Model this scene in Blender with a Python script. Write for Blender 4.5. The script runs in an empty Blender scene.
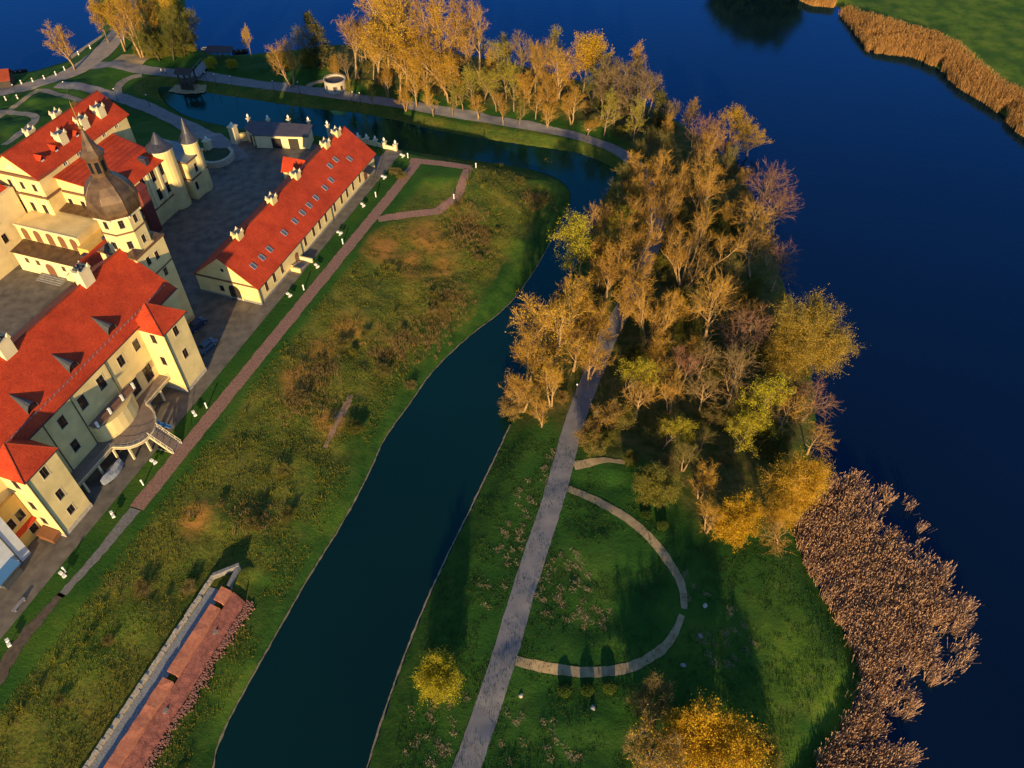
import bpy, bmesh, math, random
import numpy as np
from mathutils import Vector, Matrix, noise as mnoise

# ------------------------------------------------------------------ camera, sky, sun, exposure
scene = bpy.context.scene
COL = scene.collection
R = math.radians
CAM_H = 100.0
FPX = 775.0
PITCH = R(46.65)
cam_d = bpy.data.cameras.new('camera'); cam_d.sensor_width = 36.0
cam_d.lens = 36.0 * FPX / 1024.0
cam_d.clip_start = 1.0; cam_d.clip_end = 9000.0
cam = bpy.data.objects.new('camera', cam_d); COL.objects.link(cam)
cam.location = (0, 0, CAM_H); cam.rotation_euler = (math.pi / 2 - PITCH, 0, 0)
scene.camera = cam

SUN_EL = R(12.5)
SUN_TRAVEL = Vector((0.045 * math.cos(SUN_EL), 0.999 * math.cos(SUN_EL), -math.sin(SUN_EL)))
world = bpy.data.worlds.new('World'); scene.world = world; world.use_nodes = True
wn = world.node_tree.nodes; wl = world.node_tree.links
bg = wn.get('Background') or wn.new('ShaderNodeBackground')
sky = wn.new('ShaderNodeTexSky'); sky.sky_type = 'NISHITA'; sky.sun_disc = False
sky.sun_elevation = SUN_EL; sky.sun_rotation = math.pi
sky.altitude = 200; sky.air_density = 1.0; sky.dust_density = 0.2; sky.ozone_density = 4.5
wl.new(sky.outputs[0], bg.inputs[0]); bg.inputs[1].default_value = 0.12
sun_d = bpy.data.lights.new('sun', 'SUN'); sun_d.energy = 5.0; sun_d.angle = R(1.0)
sun_d.color = (1.0, 0.72, 0.34)
sun = bpy.data.objects.new('sun', sun_d); COL.objects.link(sun)
sun.rotation_euler = SUN_TRAVEL.to_track_quat('-Z', 'Y').to_euler(); sun.location = (0, -100, 200)
vs = scene.view_settings
vs.view_transform = 'Standard'; vs.look = 'None'; vs.exposure = 0.80; vs.gamma = 1.0; vs.use_curve_mapping = False

# ------------------------------------------------------------------ helpers
rng = random.Random(7)
_c, _s = math.cos(PITCH), math.sin(PITCH)
def ray(x, y):
    a = (x - 512) / FPX; b = -(y - 384) / FPX
    return np.array([a, _c + b * _s, -_s + b * _c])
def G(x, y, z=0.0):                      # survey point of the photograph -> plan position at height z
    d = ray(x, y); t = (z - CAM_H) / d[2]
    return np.array([d[0] * t, d[1] * t])
YAW = R(18.4)
D1 = np.array([math.sin(YAW), math.cos(YAW)]); D2 = np.array([math.cos(YAW), -math.sin(YAW)])
O = np.array([-49.08, 115.73])
def XY(u, v): p = O + u * D1 + v * D2; return (float(p[0]), float(p[1]))
def UV(p): g = np.asarray(p)[:2] - O; return float(g @ D1), float(g @ D2)

def srgb(*c):
    return tuple((x / 12.92 if x <= .04045 else ((x + .055) / 1.055) ** 2.4) for x in c)

class MB:
    """collects faces for ONE mesh object"""
    def __init__(s): s.v = []; s.f = []; s.m = []
    def add(s, vs_, fs, m=0):
        o = len(s.v); s.v += [tuple(map(float, p)) for p in vs_]
        s.f += [tuple(i + o for i in f) for f in fs]; s.m += [m] * len(fs)
    def quad(s, a, b, c, d, m=0): s.add([a, b, c, d], [(0, 1, 2, 3)], m)
    def tri(s, a, b, c, m=0): s.add([a, b, c], [(0, 1, 2)], m)
    def box(s, x0, x1, y0, y1, z0, z1, m=0):
        s.add([(x0, y0, z0), (x1, y0, z0), (x1, y1, z0), (x0, y1, z0), (x0, y0, z1), (x1, y0, z1), (x1, y1, z1), (x0, y1, z1)],
              [(0, 3, 2, 1), (4, 5, 6, 7), (0, 1, 5, 4), (1, 2, 6, 5), (2, 3, 7, 6), (3, 0, 4, 7)], m)
    def prism(s, poly, z0, z1, m=0, cap=True):
        n = len(poly)
        vs_ = [(p[0], p[1], z0) for p in poly] + [(p[0], p[1], z1) for p in poly]
        fs = [(i, (i + 1) % n, n + (i + 1) % n, n + i) for i in range(n)]
        if cap: fs += [tuple(range(n - 1, -1, -1)), tuple(range(n, 2 * n))]
        s.add(vs_, fs, m)
    def lathe(s, prof, n, cx=0, cy=0, m=0, a0=0.0, caps=True):
        vs_ = []
        for r, z in prof:
            for i in range(n):
                a = a0 + 2 * math.pi * i / n
                vs_.append((cx + r * math.cos(a), cy + r * math.sin(a), z))
        fs = []
        for k in range(len(prof) - 1):
            for i in range(n):
                j = (i + 1) % n
                fs.append((k * n + i, k * n + j, (k + 1) * n + j, (k + 1) * n + i))
        if caps:
            fs.append(tuple(range(n - 1, -1, -1))); t = (len(prof) - 1) * n
            fs.append(tuple(range(t, t + n)))
        s.add(vs_, fs, m)
    def tube(s, pts, rad, n=6, m=0):
        pts = [Vector(p) for p in pts]
        if not hasattr(rad, '__len__'): rad = [rad] * len(pts)
        vs_ = []; fs = []
        for k, p in enumerate(pts):
            d = (pts[min(k + 1, len(pts) - 1)] - pts[max(k - 1, 0)]).normalized()
            a = d.orthogonal().normalized() if abs(d.z) < .99 else Vector((1, 0, 0)); a = (a - d * a.dot(d)).normalized(); b = d.cross(a)
            for i in range(n):
                t = 2 * math.pi * i / n
                vs_.append(p + (a * math.cos(t) + b * math.sin(t)) * rad[k])
        for k in range(len(pts) - 1):
            for i in range(n):
                j = (i + 1) % n
                fs.append((k * n + i, k * n + j, (k + 1) * n + j, (k + 1) * n + i))
        fs.append(tuple(range(n - 1, -1, -1))); t = (len(pts) - 1) * n; fs.append(tuple(range(t, t + n)))
        s.add(vs_, fs, m)
    def slab(s, pts, th, m=0):
        """flat polygon given by its top corners, with thickness straight down"""
        n = len(pts)
        vs_ = [tuple(p) for p in pts] + [(p[0], p[1], p[2] - th) for p in pts]
        fs = [tuple(range(n)), tuple(range(2 * n - 1, n - 1, -1))] + [(i, n + i, n + (i + 1) % n, (i + 1) % n) for i in range(n)]
        s.add(vs_, fs, m)
    def mesh(s, name, mats):
        me = bpy.data.meshes.new(name); me.from_pydata(s.v, [], s.f)
        for m in mats: me.materials.append(m)
        if len(mats) > 1: me.polygons.foreach_set('material_index', s.m)
        bm = bmesh.new(); bm.from_mesh(me); bmesh.ops.recalc_face_normals(bm, faces=bm.faces); bm.to_mesh(me); bm.free()
        me.update(); return me
    def build(s, name, mat, parent=None, smooth=False):
        mats = mat if isinstance(mat, (list, tuple)) else [mat]
        me = s.mesh(name, mats)
        if smooth:
            me.polygons.foreach_set('use_smooth', [True] * len(me.polygons))
        return link(name, me, parent)

def link(name, data, parent=None, loc=(0, 0, 0), rz=0.0):
    o = bpy.data.objects.new(name, data); COL.objects.link(o)
    o.location = loc; o.rotation_euler = (0, 0, rz)
    if parent is not None: o.parent = parent
    return o
def tag(o, label=None, cat=None, group=None, kind=None):
    if label: o['label'] = label
    if cat: o['category'] = cat
    if group: o['group'] = group
    if kind: o['kind'] = kind
    return o
def thing(name, label, cat, loc=(0, 0, 0), rz=0.0, group=None):
    return tag(link(name, None, None, loc, rz), label, cat, group)
def copy_tree(o, parent=None):
    c = o.copy(); COL.objects.link(c)
    if parent is not None: c.parent = parent
    for ch in list(o.children): copy_tree(ch, c)
    return c

# ------------------------------------------------------------------ materials
def mat(name, col, rough=.8, var=.0, scale=1.0, bump=0.0, bscale=None, col2=None, metal=0.0, coord='Object', spec=None, detail=4):
    m = bpy.data.materials.new(name); m.use_nodes = True
    nt = m.node_tree; N = nt.nodes; L = nt.links
    b = N['Principled BSDF']; b.inputs['Roughness'].default_value = rough; b.inputs['Metallic'].default_value = metal
    if spec is not None: b.inputs['Specular IOR Level'].default_value = spec
    tc = N.new('ShaderNodeTexCoord')
    if var > 0 or col2:
        nz = N.new('ShaderNodeTexNoise'); nz.inputs['Scale'].default_value = scale; nz.inputs['Detail'].default_value = detail
        L.new(tc.outputs[coord], nz.inputs['Vector'])
        cr = N.new('ShaderNodeValToRGB')
        c2 = col2 or tuple(min(1, c * (1 + var)) for c in col)
        c1 = col if col2 else tuple(c * (1 - var) for c in col)
        cr.color_ramp.elements[0].position = .32; cr.color_ramp.elements[1].position = .68
        cr.color_ramp.elements[0].color = (*c1, 1); cr.color_ramp.elements[1].color = (*c2, 1)
        L.new(nz.outputs[0], cr.inputs[0]); L.new(cr.outputs[0], b.inputs['Base Color'])
    else:
        b.inputs['Base Color'].default_value = (*col, 1)
    if bump > 0:
        n2 = N.new('ShaderNodeTexNoise'); n2.inputs['Scale'].default_value = bscale or scale * 4; n2.inputs['Detail'].default_value = 5
        L.new(tc.outputs[coord], n2.inputs['Vector'])
        bp = N.new('ShaderNodeBump'); bp.inputs['Strength'].default_value = 1.0; bp.inputs['Distance'].default_value = bump
        L.new(n2.outputs[0], bp.inputs['Height']); L.new(bp.outputs[0], b.inputs['Normal'])
    return m

def mat_tiles(name, c1, c2, c3):
    m = bpy.data.materials.new(name); m.use_nodes = True
    nt = m.node_tree; N = nt.nodes; L = nt.links; b = N['Principled BSDF']; b.inputs['Roughness'].default_value = .72
    b.inputs['Specular IOR Level'].default_value = .25
    tc = N.new('ShaderNodeTexCoord')
    nz = N.new('ShaderNodeTexNoise'); nz.inputs['Scale'].default_value = .45; nz.inputs['Detail'].default_value = 6
    L.new(tc.outputs['Object'], nz.inputs['Vector'])
    cr = N.new('ShaderNodeValToRGB'); e = cr.color_ramp.elements
    e[0].position = .3; e[0].color = (*c1, 1); e[1].position = .7; e[1].color = (*c2, 1)
    L.new(nz.outputs[0], cr.inputs[0])
    n2 = N.new('ShaderNodeTexNoise'); n2.inputs['Scale'].default_value = 3.2; n2.inputs['Detail'].default_value = 4
    L.new(tc.outputs['Object'], n2.inputs['Vector'])
    r2 = N.new('ShaderNodeValToRGB'); r2.color_ramp.elements[0].position = .5; r2.color_ramp.elements[1].position = .75
    L.new(n2.outputs[0], r2.inputs[0])
    mx = N.new('ShaderNodeMixRGB'); mx.inputs[2].default_value = (*c3, 1); L.new(r2.outputs[0], mx.inputs[0]); L.new(cr.outputs[0], mx.inputs[1])
    L.new(mx.outputs[0], b.inputs['Base Color'])
    br = N.new('ShaderNodeTexBrick'); br.inputs['Scale'].default_value = 1.0; br.inputs['Brick Width'].default_value = .34; br.inputs['Row Height'].default_value = .21; br.inputs['Mortar Size'].default_value = .03
    br.inputs['Color1'].default_value = (1, 1, 1, 1); br.inputs['Color2'].default_value = (.62, .62, .62, 1); br.inputs['Mortar'].default_value = (.30, .30, .30, 1)
    sx = N.new('ShaderNodeSeparateXYZ'); L.new(tc.outputs['Object'], sx.inputs[0]); cx = N.new('ShaderNodeCombineXYZ')
    sm = N.new('ShaderNodeMath'); sm.operation = 'MULTIPLY'; sm.inputs[1].default_value = 1.6; L.new(sx.outputs[2], sm.inputs[0])
    ax = N.new('ShaderNodeMath'); L.new(sx.outputs[0], ax.inputs[0]); L.new(sx.outputs[1], ax.inputs[1])
    L.new(ax.outputs[0], cx.inputs[0]); L.new(sm.outputs[0], cx.inputs[1]); L.new(cx.outputs[0], br.inputs['Vector'])
    mu = N.new('ShaderNodeMixRGB'); mu.blend_type = 'MULTIPLY'; mu.inputs[0].default_value = .55; L.new(mx.outputs[0], mu.inputs[1]); L.new(br.outputs[0], mu.inputs[2])
    n4 = N.new('ShaderNodeTexNoise'); n4.inputs['Scale'].default_value = .16; n4.inputs['Detail'].default_value = 8; n4.inputs['Roughness'].default_value = .7; L.new(tc.outputs['Object'], n4.inputs['Vector'])
    r4 = N.new('ShaderNodeValToRGB'); r4.color_ramp.elements[0].position = .35; r4.color_ramp.elements[0].color = (.72, .72, .72, 1); r4.color_ramp.elements[1].position = .62; r4.color_ramp.elements[1].color = (1.06, 1.06, 1.06, 1); L.new(n4.outputs[0], r4.inputs[0])
    m3 = N.new('ShaderNodeMixRGB'); m3.blend_type = 'MULTIPLY'; m3.inputs[0].default_value = 1; L.new(mu.outputs[0], m3.inputs[1]); L.new(r4.outputs[0], m3.inputs[2])
    L.new(m3.outputs[0], b.inputs['Base Color'])
    bp = N.new('ShaderNodeBump'); bp.inputs['Distance'].default_value = .05; L.new(br.outputs[0], bp.inputs['Height']); L.new(bp.outputs[0], b.inputs['Normal'])
    return m

M = {}
M['tile'] = mat_tiles('red_roof_tiles', (.60, .055, .015), (.76, .085, .022), (.46, .042, .014))
M['tile_old'] = mat_tiles('dark_red_tiles', (.30, .05, .02), (.4, .07, .03), (.22, .04, .02))
M['plaster'] = mat('yellow_plaster', (.68, .52, .23), .85, .16, .35, .004, 9, detail=7)
M['plaster_pale'] = mat('cream_plaster', (.72, .59, .33), .85, .08, .6, .004, 9, detail=7)
M['plaster_gold'] = mat('ochre_plaster', (.66, .42, .10), .85, .10, .6, detail=6)
M['white'] = mat('white_paint', (.78, .76, .70), .6, .05, 2)
M['trim'] = mat('pale_stone_trim', (.60, .50, .32), .8, .1, 2)
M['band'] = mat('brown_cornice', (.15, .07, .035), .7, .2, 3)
M['glass'] = mat('dark_window_glass', (.012, .012, .014), .08, 0, spec=.5)
M['frame'] = mat('brown_window_frame', (.07, .042, .028), .6, .15, 5)
M['frame_w'] = mat('white_window_frame', (.6, .58, .52), .6)
M['door'] = mat('dark_door_boards', (.025, .018, .014), .6, .2, 6)
M['door_b'] = mat('brown_door_wood', (.17, .07, .03), .6, .2, 6)
M['copper'] = mat('weathered_brown_copper', (.065, .036, .018), .5, col2=(.15, .085, .04), scale=.9, metal=.25, bump=.01, bscale=6)
M['slate'] = mat('dark_slate_roof', (.035, .035, .05), .45, .3, 1.2, .01, 8)
M['gilt'] = mat('gilded_metal', (.75, .45, .12), .3, metal=.8)
M['iron'] = mat('dark_iron', (.03, .03, .032), .5, .2, 8)
M['steel'] = mat('grey_steel', (.35, .36, .38), .4, metal=.5)
M['zinc'] = mat('dark_grey_zinc', (.06, .065, .07), .45, .2, 3)
M['bluegrey'] = mat('blue_grey_metal_roof', (.10, .14, .18), .4, .2, 1.5)
M['brick'] = mat('red_brick', (.34, .10, .055), .9, col2=(.46, .17, .09), scale=2.2, bump=.03, bscale=7)
M['brick_d'] = mat('weathered_brick', (.15, .045, .035), .9, col2=(.30, .10, .075), scale=1.5, bump=.06, bscale=4)
M['pinkbrick'] = mat('pink_brick_rubble', (.34, .16, .12), .9, .3, 3)
M['stone'] = mat('grey_stone', (.20, .19, .18), .9, .3, 2.5, .03, 6)
M['stone_p'] = mat('pale_stone_blocks', (.42, .36, .28), .9, .25, 3, .02, 6)
M['gravel'] = mat('grey_gravel', (.15, .16, .17), .95, col2=(.30, .31, .32), scale=5, bump=.03, bscale=12)
M['paving'] = mat('dark_cobbles', (.075, .065, .055), .8, col2=(.17, .145, .115), scale=.5, bump=.02, bscale=5, detail=9)
M['alley'] = mat('alley_paving', (.09, .078, .066), .85, col2=(.17, .145, .115), scale=.6, bump=.015, bscale=6, detail=8)
M['road'] = mat('worn_asphalt_road', (.15, .14, .145), .9, col2=(.21, .195, .19), scale=.6, bump=.008, bscale=8, detail=9)
M['sandpath'] = mat('sandy_path', (.27, .19, .095), .95, col2=(.38, .28, .15), scale=1.2, bump=.01, bscale=8, detail=8)
M['brickpath'] = mat('broken_brick_path', (.17, .085, .06), .95, col2=(.33, .18, .13), scale=3.5, bump=.02, bscale=9, detail=8)
M['deck'] = mat('terrace_paving', (.20, .15, .12), .8, .15, 1.2, .006, 8)
M['wood'] = mat('old_dark_wood', (.045, .03, .022), .8, .3, 4)
M['greywood'] = mat('grey_planks', (.20, .20, .22), .7, .2, 3)
M['bark'] = mat('grey_brown_bark', (.24, .16, .09), .9, .3, 3)
M['bark_p'] = mat('pale_bark', (.33, .21, .10), .9, .25, 3)
M['bark_d'] = mat('dark_bark', (.07, .05, .035), .9, .3, 3)
M['blue'] = mat('blue_plastic', (.05, .16, .35), .5)
M['carblue'] = mat('dark_blue_car_paint', (.012, .03, .09), .25, spec=.6)
M['carglass'] = mat('car_glass', (.02, .03, .04), .08)
M['tyre'] = mat('black_rubber', (.015, .015, .015), .8)
M['tarp'] = mat('grey_tarpaulin', (.22, .24, .28), .6, .2, 2, .05, 2)
M['lampglass'] = mat('milky_lamp_glass', (.8, .8, .78), .3)
M['skin'] = mat('skin', (.5, .3, .2), .6)
M['cloth_w'] = mat('white_cloth', (.7, .7, .7), .8)
M['cloth_d'] = mat('dark_cloth', (.03, .03, .04), .8)
M['whitewall'] = mat('white_blue_plaster', (.55, .56, .58), .8, .1, .8)

def leafmat(name, c1, c2, c3, trans=.35):
    """foliage / twigs: hue drifts through the crown in clumps and from tree to tree"""
    m = bpy.data.materials.new(name); m.use_nodes = True
    nt = m.node_tree; N = nt.nodes; L = nt.links
    b = N['Principled BSDF']; b.inputs['Roughness'].default_value = .7; b.inputs['Specular IOR Level'].default_value = .2
    tc = N.new('ShaderNodeTexCoord'); oi = N.new('ShaderNodeObjectInfo')
    nz = N.new('ShaderNodeTexNoise'); nz.inputs['Scale'].default_value = .8; nz.inputs['Detail'].default_value = 6; nz.inputs['Roughness'].default_value = .7
    L.new(tc.outputs['Object'], nz.inputs['Vector'])
    ma = N.new('ShaderNodeMath'); ma.operation = 'MULTIPLY_ADD'; ma.inputs[1].default_value = .34; ma.inputs[2].default_value = -.17
    L.new(oi.outputs['Random'], ma.inputs[0])
    ad = N.new('ShaderNodeMath'); L.new(nz.outputs[0], ad.inputs[0]); L.new(ma.outputs[0], ad.inputs[1])
    cr = N.new('ShaderNodeValToRGB'); e = cr.color_ramp.elements
    e[0].position = .3; e[0].color = (*c1, 1); e[1].position = .72; e[1].color = (*c3, 1)
    k = e.new(.5); k.color = (*c2, 1)
    L.new(ad.outputs[0], cr.inputs[0]); L.new(cr.outputs[0], b.inputs['Base Color'])
    if trans:
        tr = N.new('ShaderNodeBsdfTranslucent'); L.new(cr.outputs[0], tr.inputs[0])
        mx = N.new('ShaderNodeMixShader'); mx.inputs[0].default_value = trans
        L.new(b.outputs[0], mx.inputs[1]); L.new(tr.outputs[0], mx.inputs[2])
        L.new(mx.outputs[0], N['Material Output'].inputs[0])
    return m
T = {}
T['tw_orange'] = leafmat('orange_brown_twigs', (.29, .152, .020), (.42, .220, .030), (.52, .29, .044), .15)
T['tw_pink'] = leafmat('pinkish_brown_twigs', (.18, .085, .055), (.25, .115, .07), (.30, .15, .09), .15)
T['tw_grey'] = leafmat('grey_brown_twigs', (.17, .11, .04), (.23, .15, .055), (.29, .20, .075), .15)
T['tw_olive'] = leafmat('olive_twigs', (.13, .105, .022), (.19, .15, .03), (.25, .20, .045), .2)
T['lf_gold'] = leafmat('gold_young_leaves', (.40, .235, .008), (.54, .325, .011), (.62, .40, .018))
T['lf_orange'] = leafmat('orange_gold_buds', (.34, .19, .014), (.44, .25, .018), (.51, .31, .028))
T['lf_yellow'] = leafmat('yellow_green_leaves', (.32, .27, .010), (.45, .38, .014), (.55, .47, .025))
T['lf_olive'] = leafmat('olive_leaves', (.09, .10, .015), (.15, .15, .02), (.22, .20, .03))
T['lf_willow'] = leafmat('pale_willow_leaves', (.36, .22, .024), (.47, .29, .032), (.55, .36, .045))
T['lf_dark'] = leafmat('dark_conifer_needles', (.018, .03, .012), (.03, .045, .018), (.05, .06, .02), .1)
T['lf_shrub'] = leafmat('clipped_shrub_leaves', (.035, .065, .008), (.06, .095, .010), (.085, .115, .014), .2)
T['lf_red'] = leafmat('reddish_twigs', (.20, .075, .04), (.28, .11, .06), (.33, .14, .075), .15)
T['reed'] = leafmat('brown_reed', (.26, .135, .075), (.42, .24, .135), (.54, .335, .195), .25)
T['reed_gold'] = leafmat('golden_reed', (.34, .17, .05), (.44, .23, .07), (.52, .29, .10), .2)
T['grass_wild'] = leafmat('wild_grass_tufts', (.030, .060, .008), (.095, .125, .014), (.24, .205, .032), .4)
T['grass_dry'] = leafmat('dry_straw', (.20, .15, .08), (.30, .23, .13), (.38, .30, .18), .1)

# ------------------------------------------------------------------ terrain: shore lines and levels (surveyed plan)
WATER = -6.0
def chaikin(P, n=2, closed=True):
    P = np.asarray(P, float)
    for _ in range(n):
        Q = np.roll(P, -1, 0) if closed else P[1:]
        A = P if closed else P[:-1]
        new = np.empty((len(A) * 2, 2)); new[0::2] = A * .75 + Q * .25; new[1::2] = A * .25 + Q * .75
        P = new if closed else np.vstack([P[:1], new, P[-1:]])
    return P
def shore(px): return chaikin([G(x, y, WATER) for x, y in px], 1)
main_px = [(800, 900), (-500, 900), (-700, 300), (-300, 92), (-60, 82), (0, 74), (30, 72), (50, 66), (68, 61), (74, 56), (88, 46), (100, 37), (104, 24), (98, 6), (92, -30), (90, -60),
           (185, -60), (186, 0), (186, 25), (190, 42), (200, 51), (215, 54), (240, 55), (270, 52), (300, 49), (325, 45), (350, 44), (400, 46), (450, 52), (500, 60), (550, 72), (600, 86),
           (640, 101), (680, 121), (715, 147), (742, 177), (762, 212), (776, 250), (786, 290), (800, 330), (812, 370), (818, 410), (815, 445), (806, 480), (796, 520), (806, 560), (832, 606),
           (868, 668), (856, 705), (838, 740), (815, 775), (770, 850)]
moat_px = [(318, 900), (367, 768), (385, 710), (410, 640), (440, 570), (470, 510), (498, 452), (512, 420), (522, 380), (540, 330), (562, 290), (583, 250), (597, 215), (605, 195), (612, 183),
           (618, 170), (597, 160), (574, 152), (522, 144.7), (448, 133.6), (374, 115), (300, 107.6), (270, 102.5), (240, 98), (215, 94.5), (203, 92), (190, 92.5), (178, 89), (166, 86), (158, 88),
           (160, 95), (168, 105), (180, 113), (195, 119), (215, 124), (235, 128), (300, 138), (345, 143), (385, 148.5), (411, 152), (478, 161), (522, 167), (556, 177), (571, 190), (570, 207),
           (552, 240), (530, 279), (505, 310), (470, 335), (432, 371), (410, 404), (383, 440), (372, 468), (345, 520), (310, 575), (280, 628), (246, 688), (218, 742), (213, 770), (205, 900)]
far_px = [(806, -3), (834, 5), (850, 18), (858, 35), (870, 49), (890, 53), (914, 57), (941, 70), (958, 87), (979, 99), (997, 111), (1018, 131), (1045, 150), (1150, 215), (1500, 200), (1500, -60), (900, -70), (690, -45), (735, -22), (775, -12)]
P_main = shore(main_px); P_moat = shore(moat_px)
P_main = np.array([p for p in P_main if p[1] > 24 or p[0] > 1e9]); _k = int(np.argmin(np.abs(P_main[:, 0] - 34) + np.abs(P_main[:, 1] - 28)))
P_main = np.vstack([np.roll(P_main, -(_k + 1), 0), [(36, 10), (44, -30), (40, -78), (-420, -78), (-420, 30)]])
P_moat = np.vstack([P_moat, [(-76, -70), (-57, -70)]]); P_far = shore(far_px)
plat_uv = [(-140, 8.5), (-80, 8.5), (-50, 9), (0, 9.3), (36, 10), (52, 12), (56, 22), (61, 22), (61.5, 8), (62, 2), (62, -20), (61, -36), (57, -44), (50, -48), (42, -60), (36, -75), (20, -90), (-140, -120)]
P_plat = np.array([XY(u, v) for u, v in plat_uv])

def inside(P, X, Y):
    r = np.zeros(X.shape, bool); x2, y2 = P[-1]
    for x1, y1 in P:
        c = ((y1 > Y) != (y2 > Y)) & (X < (x2 - x1) * (Y - y1) / (y2 - y1 + 1e-12) + x1)
        r ^= c; x2, y2 = x1, y1
    return r
def dist(P, X, Y, closed=True):
    d = np.full(X.shape, 1e9)
    n = len(P)
    for i in range(n if closed else n - 1):
        a = P[i]; b = P[(i + 1) % n]; ab = b - a; L2 = ab @ ab + 1e-12
        t = np.clip(((X - a[0]) * ab[0] + (Y - a[1]) * ab[1]) / L2, 0, 1)
        d = np.minimum(d, (X - a[0] - t * ab[0]) ** 2 + (Y - a[1] - t * ab[1]) ** 2)
    return np.sqrt(d)
def sstep(x): x = np.clip(x, 0, 1); return x * x * (3 - 2 * x)

STEP = 0.8
gx = np.arange(-250, 250.1, STEP); gy = np.arange(-80, 392.1, STEP)
GX, GY = np.meshgrid(gx, gy)
in_main = inside(P_main, GX, GY); in_moat = inside(P_moat, GX, GY); in_far = inside(P_far, GX, GY)
land = (in_main & ~in_moat) | in_far
dsh = np.minimum(np.minimum(dist(P_main, GX, GY), dist(P_moat, GX, GY)), dist(P_far, GX, GY))
in_plat = inside(P_plat, GX, GY); dcr = np.where(in_plat, 0, dist(P_plat, GX, GY))
GU = (GX - O[0]) * D1[0] + (GY - O[1]) * D1[1]; GV = (GX - O[0]) * D2[0] + (GY - O[1]) * D2[1]
t_r = dsh / (dsh + dcr + 1e-6)
def fbm(x, y, s, seed=0.0, oct=3):
    out = np.empty(x.size); xf = x.ravel() * s; yf = y.ravel() * s
    for i in range(x.size): out[i] = mnoise.fractal((xf[i], yf[i], seed), 1.0, 2.0, oct)
    return out.reshape(x.shape)
near = (GX > -190) & (GX < 190)
N1 = fbm(GX, GY, .14, 1.3, 4); N2 = fbm(GX, GY, .035, 7.7, 3)
ramp = WATER + 6.0 * np.power(t_r, .9) + (t_r < .999) * N1 * .75 * np.clip(4 * t_r * (1 - t_r), 0, 1) * (in_main & ~in_far)
bank = WATER - .05 + 1.35 * sstep(dsh / 4.5) + np.minimum(dsh, 6) / 6 * (.25 * N2 + .1 * N1)
hz = np.maximum(np.where(in_main, ramp, -99), bank)
hz = np.where(in_plat & land, 0.0, hz)
hz = np.where(land, hz, WATER - .1 - 1.2 * np.clip(dsh / 2.5, 0, 1))
# terrace and drop at the brick bastion wall
along = sstep((-49.5 - GU) / 2.0)
terr = along * sstep((GV - 16) / 7.0) * (GV < 26.9)
hz = np.where(terr > 0, hz * (1 - terr) + (-2.6) * terr, hz)
drop = along * ((GV >= 26.9) & (GV < 33))
hz = np.where((drop > 0) & land, hz * (1 - drop) + np.minimum(hz, -4.9 - .06 * (GV - 27)) * drop, hz)
HZ = hz
def H(x, y):
    i = min(max((x - gx[0]) / STEP, 0), len(gx) - 1.001); j = min(max((y - gy[0]) / STEP, 0), len(gy) - 1.001)
    a = int(i); b = int(j); fx = i - a; fy = j - b
    return float(HZ[b, a] * (1 - fx) * (1 - fy) + HZ[b, a + 1] * fx * (1 - fy) + HZ[b + 1, a] * (1 - fx) * fy + HZ[b + 1, a + 1] * fx * fy)
def GH(x, y):
    """ground point seen at a survey pixel (march the sight line down to the terrain)"""
    z = 0.0; p = G(x, y, z)
    for _ in range(40):
        h = max(H(p[0], p[1]), WATER); z = z + .6 * (h - z); p = G(x, y, z)
    return np.array([p[0], p[1], H(p[0], p[1])])

# ground sheet with surface-cover masks
wood_px = [(500, 440), (545, 430), (590, 470), (640, 470), (700, 545), (790, 540), (815, 470), (825, 400), (790, 250), (740, 160), (650, 95), (560, 68), (470, 50), (320, 42), (320, 82), (420, 98), (520, 116), (600, 132),
           (640, 160), (640, 190), (620, 180), (600, 240), (560, 300), (520, 400)]
P_wood = np.array([GH(x, y)[:2] for x, y in wood_px])
m_wood = np.where(inside(P_wood, GX, GY), sstep(dist(P_wood, GX, GY) / 5), 0)
m_wild = np.where(land & in_main, sstep((t_r - .02) * 12) * sstep((.985 - t_r) * 14), 0) * (GV > 6) * (GV < 46) * (GU < 75) * (GX < 25) * (dcr < 29)
m_wild = np.maximum(m_wild, .75 * ((GY > 175) & in_main & (dist(P_moat, GX, GY) < 9) & ~in_plat & (GV < 60) & (GU > 74)) * sstep((7.5 + N1 * 5 - dist(P_moat, GX, GY)) / 3))
patch_px = [(430, 240), (410, 262), (385, 245), (440, 268), (345, 330), (320, 350), (300, 380), (195, 520), (330, 420)]
m_dirt = np.zeros(GX.shape)
for (x, y), r in zip(patch_px, (5, 4, 4, 3.5, 3.5, 4, 3, 2.2, 2.5)):
    p = GH(x, y); m_dirt = np.maximum(m_dirt, sstep(1.25 - np.hypot(GX - p[0], (GY - p[1]) * .7) / r + N1 * .5))
m_lush = np.where(in_main & ~in_plat, sstep((8.5 + 4 * N1 - dsh) / 5), 0) * (GV > 8) * (GV < 60) * (GX < 25) * .9 * (GU < 80)
m_bright_green = np.where(in_far, np.clip(.75 + N1 * .9, 0, 1), 0)  # mask for a brighter yellow-green: far bank, then the spots below
for (x, y), r, k in (((822, 690), 9, 1.0), ((780, 730), 7, .8), ((800, 620), 6, .5), ((720, 640), 9, .35), ((545, 185), 6, .7), ((515, 250), 5, .7), ((430, 185), 6, .5), ((400, 440), 3, .8), ((150, 455), 8, .4), ((330, 520), 6, .5), ((240, 690), 5, .6), ((90, 640), 8, .5), ((140, 700), 7, .4), ((370, 150), 14, .35), ((560, 148), 9, .4)):  # brighter green spots, strongest at the lower-right lawn tip
    p = GH(x, y); m_bright_green = np.maximum(m_bright_green, k * sstep(1.2 - np.hypot(GX - p[0], GY - p[1]) / r + N1 * .8))
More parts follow.
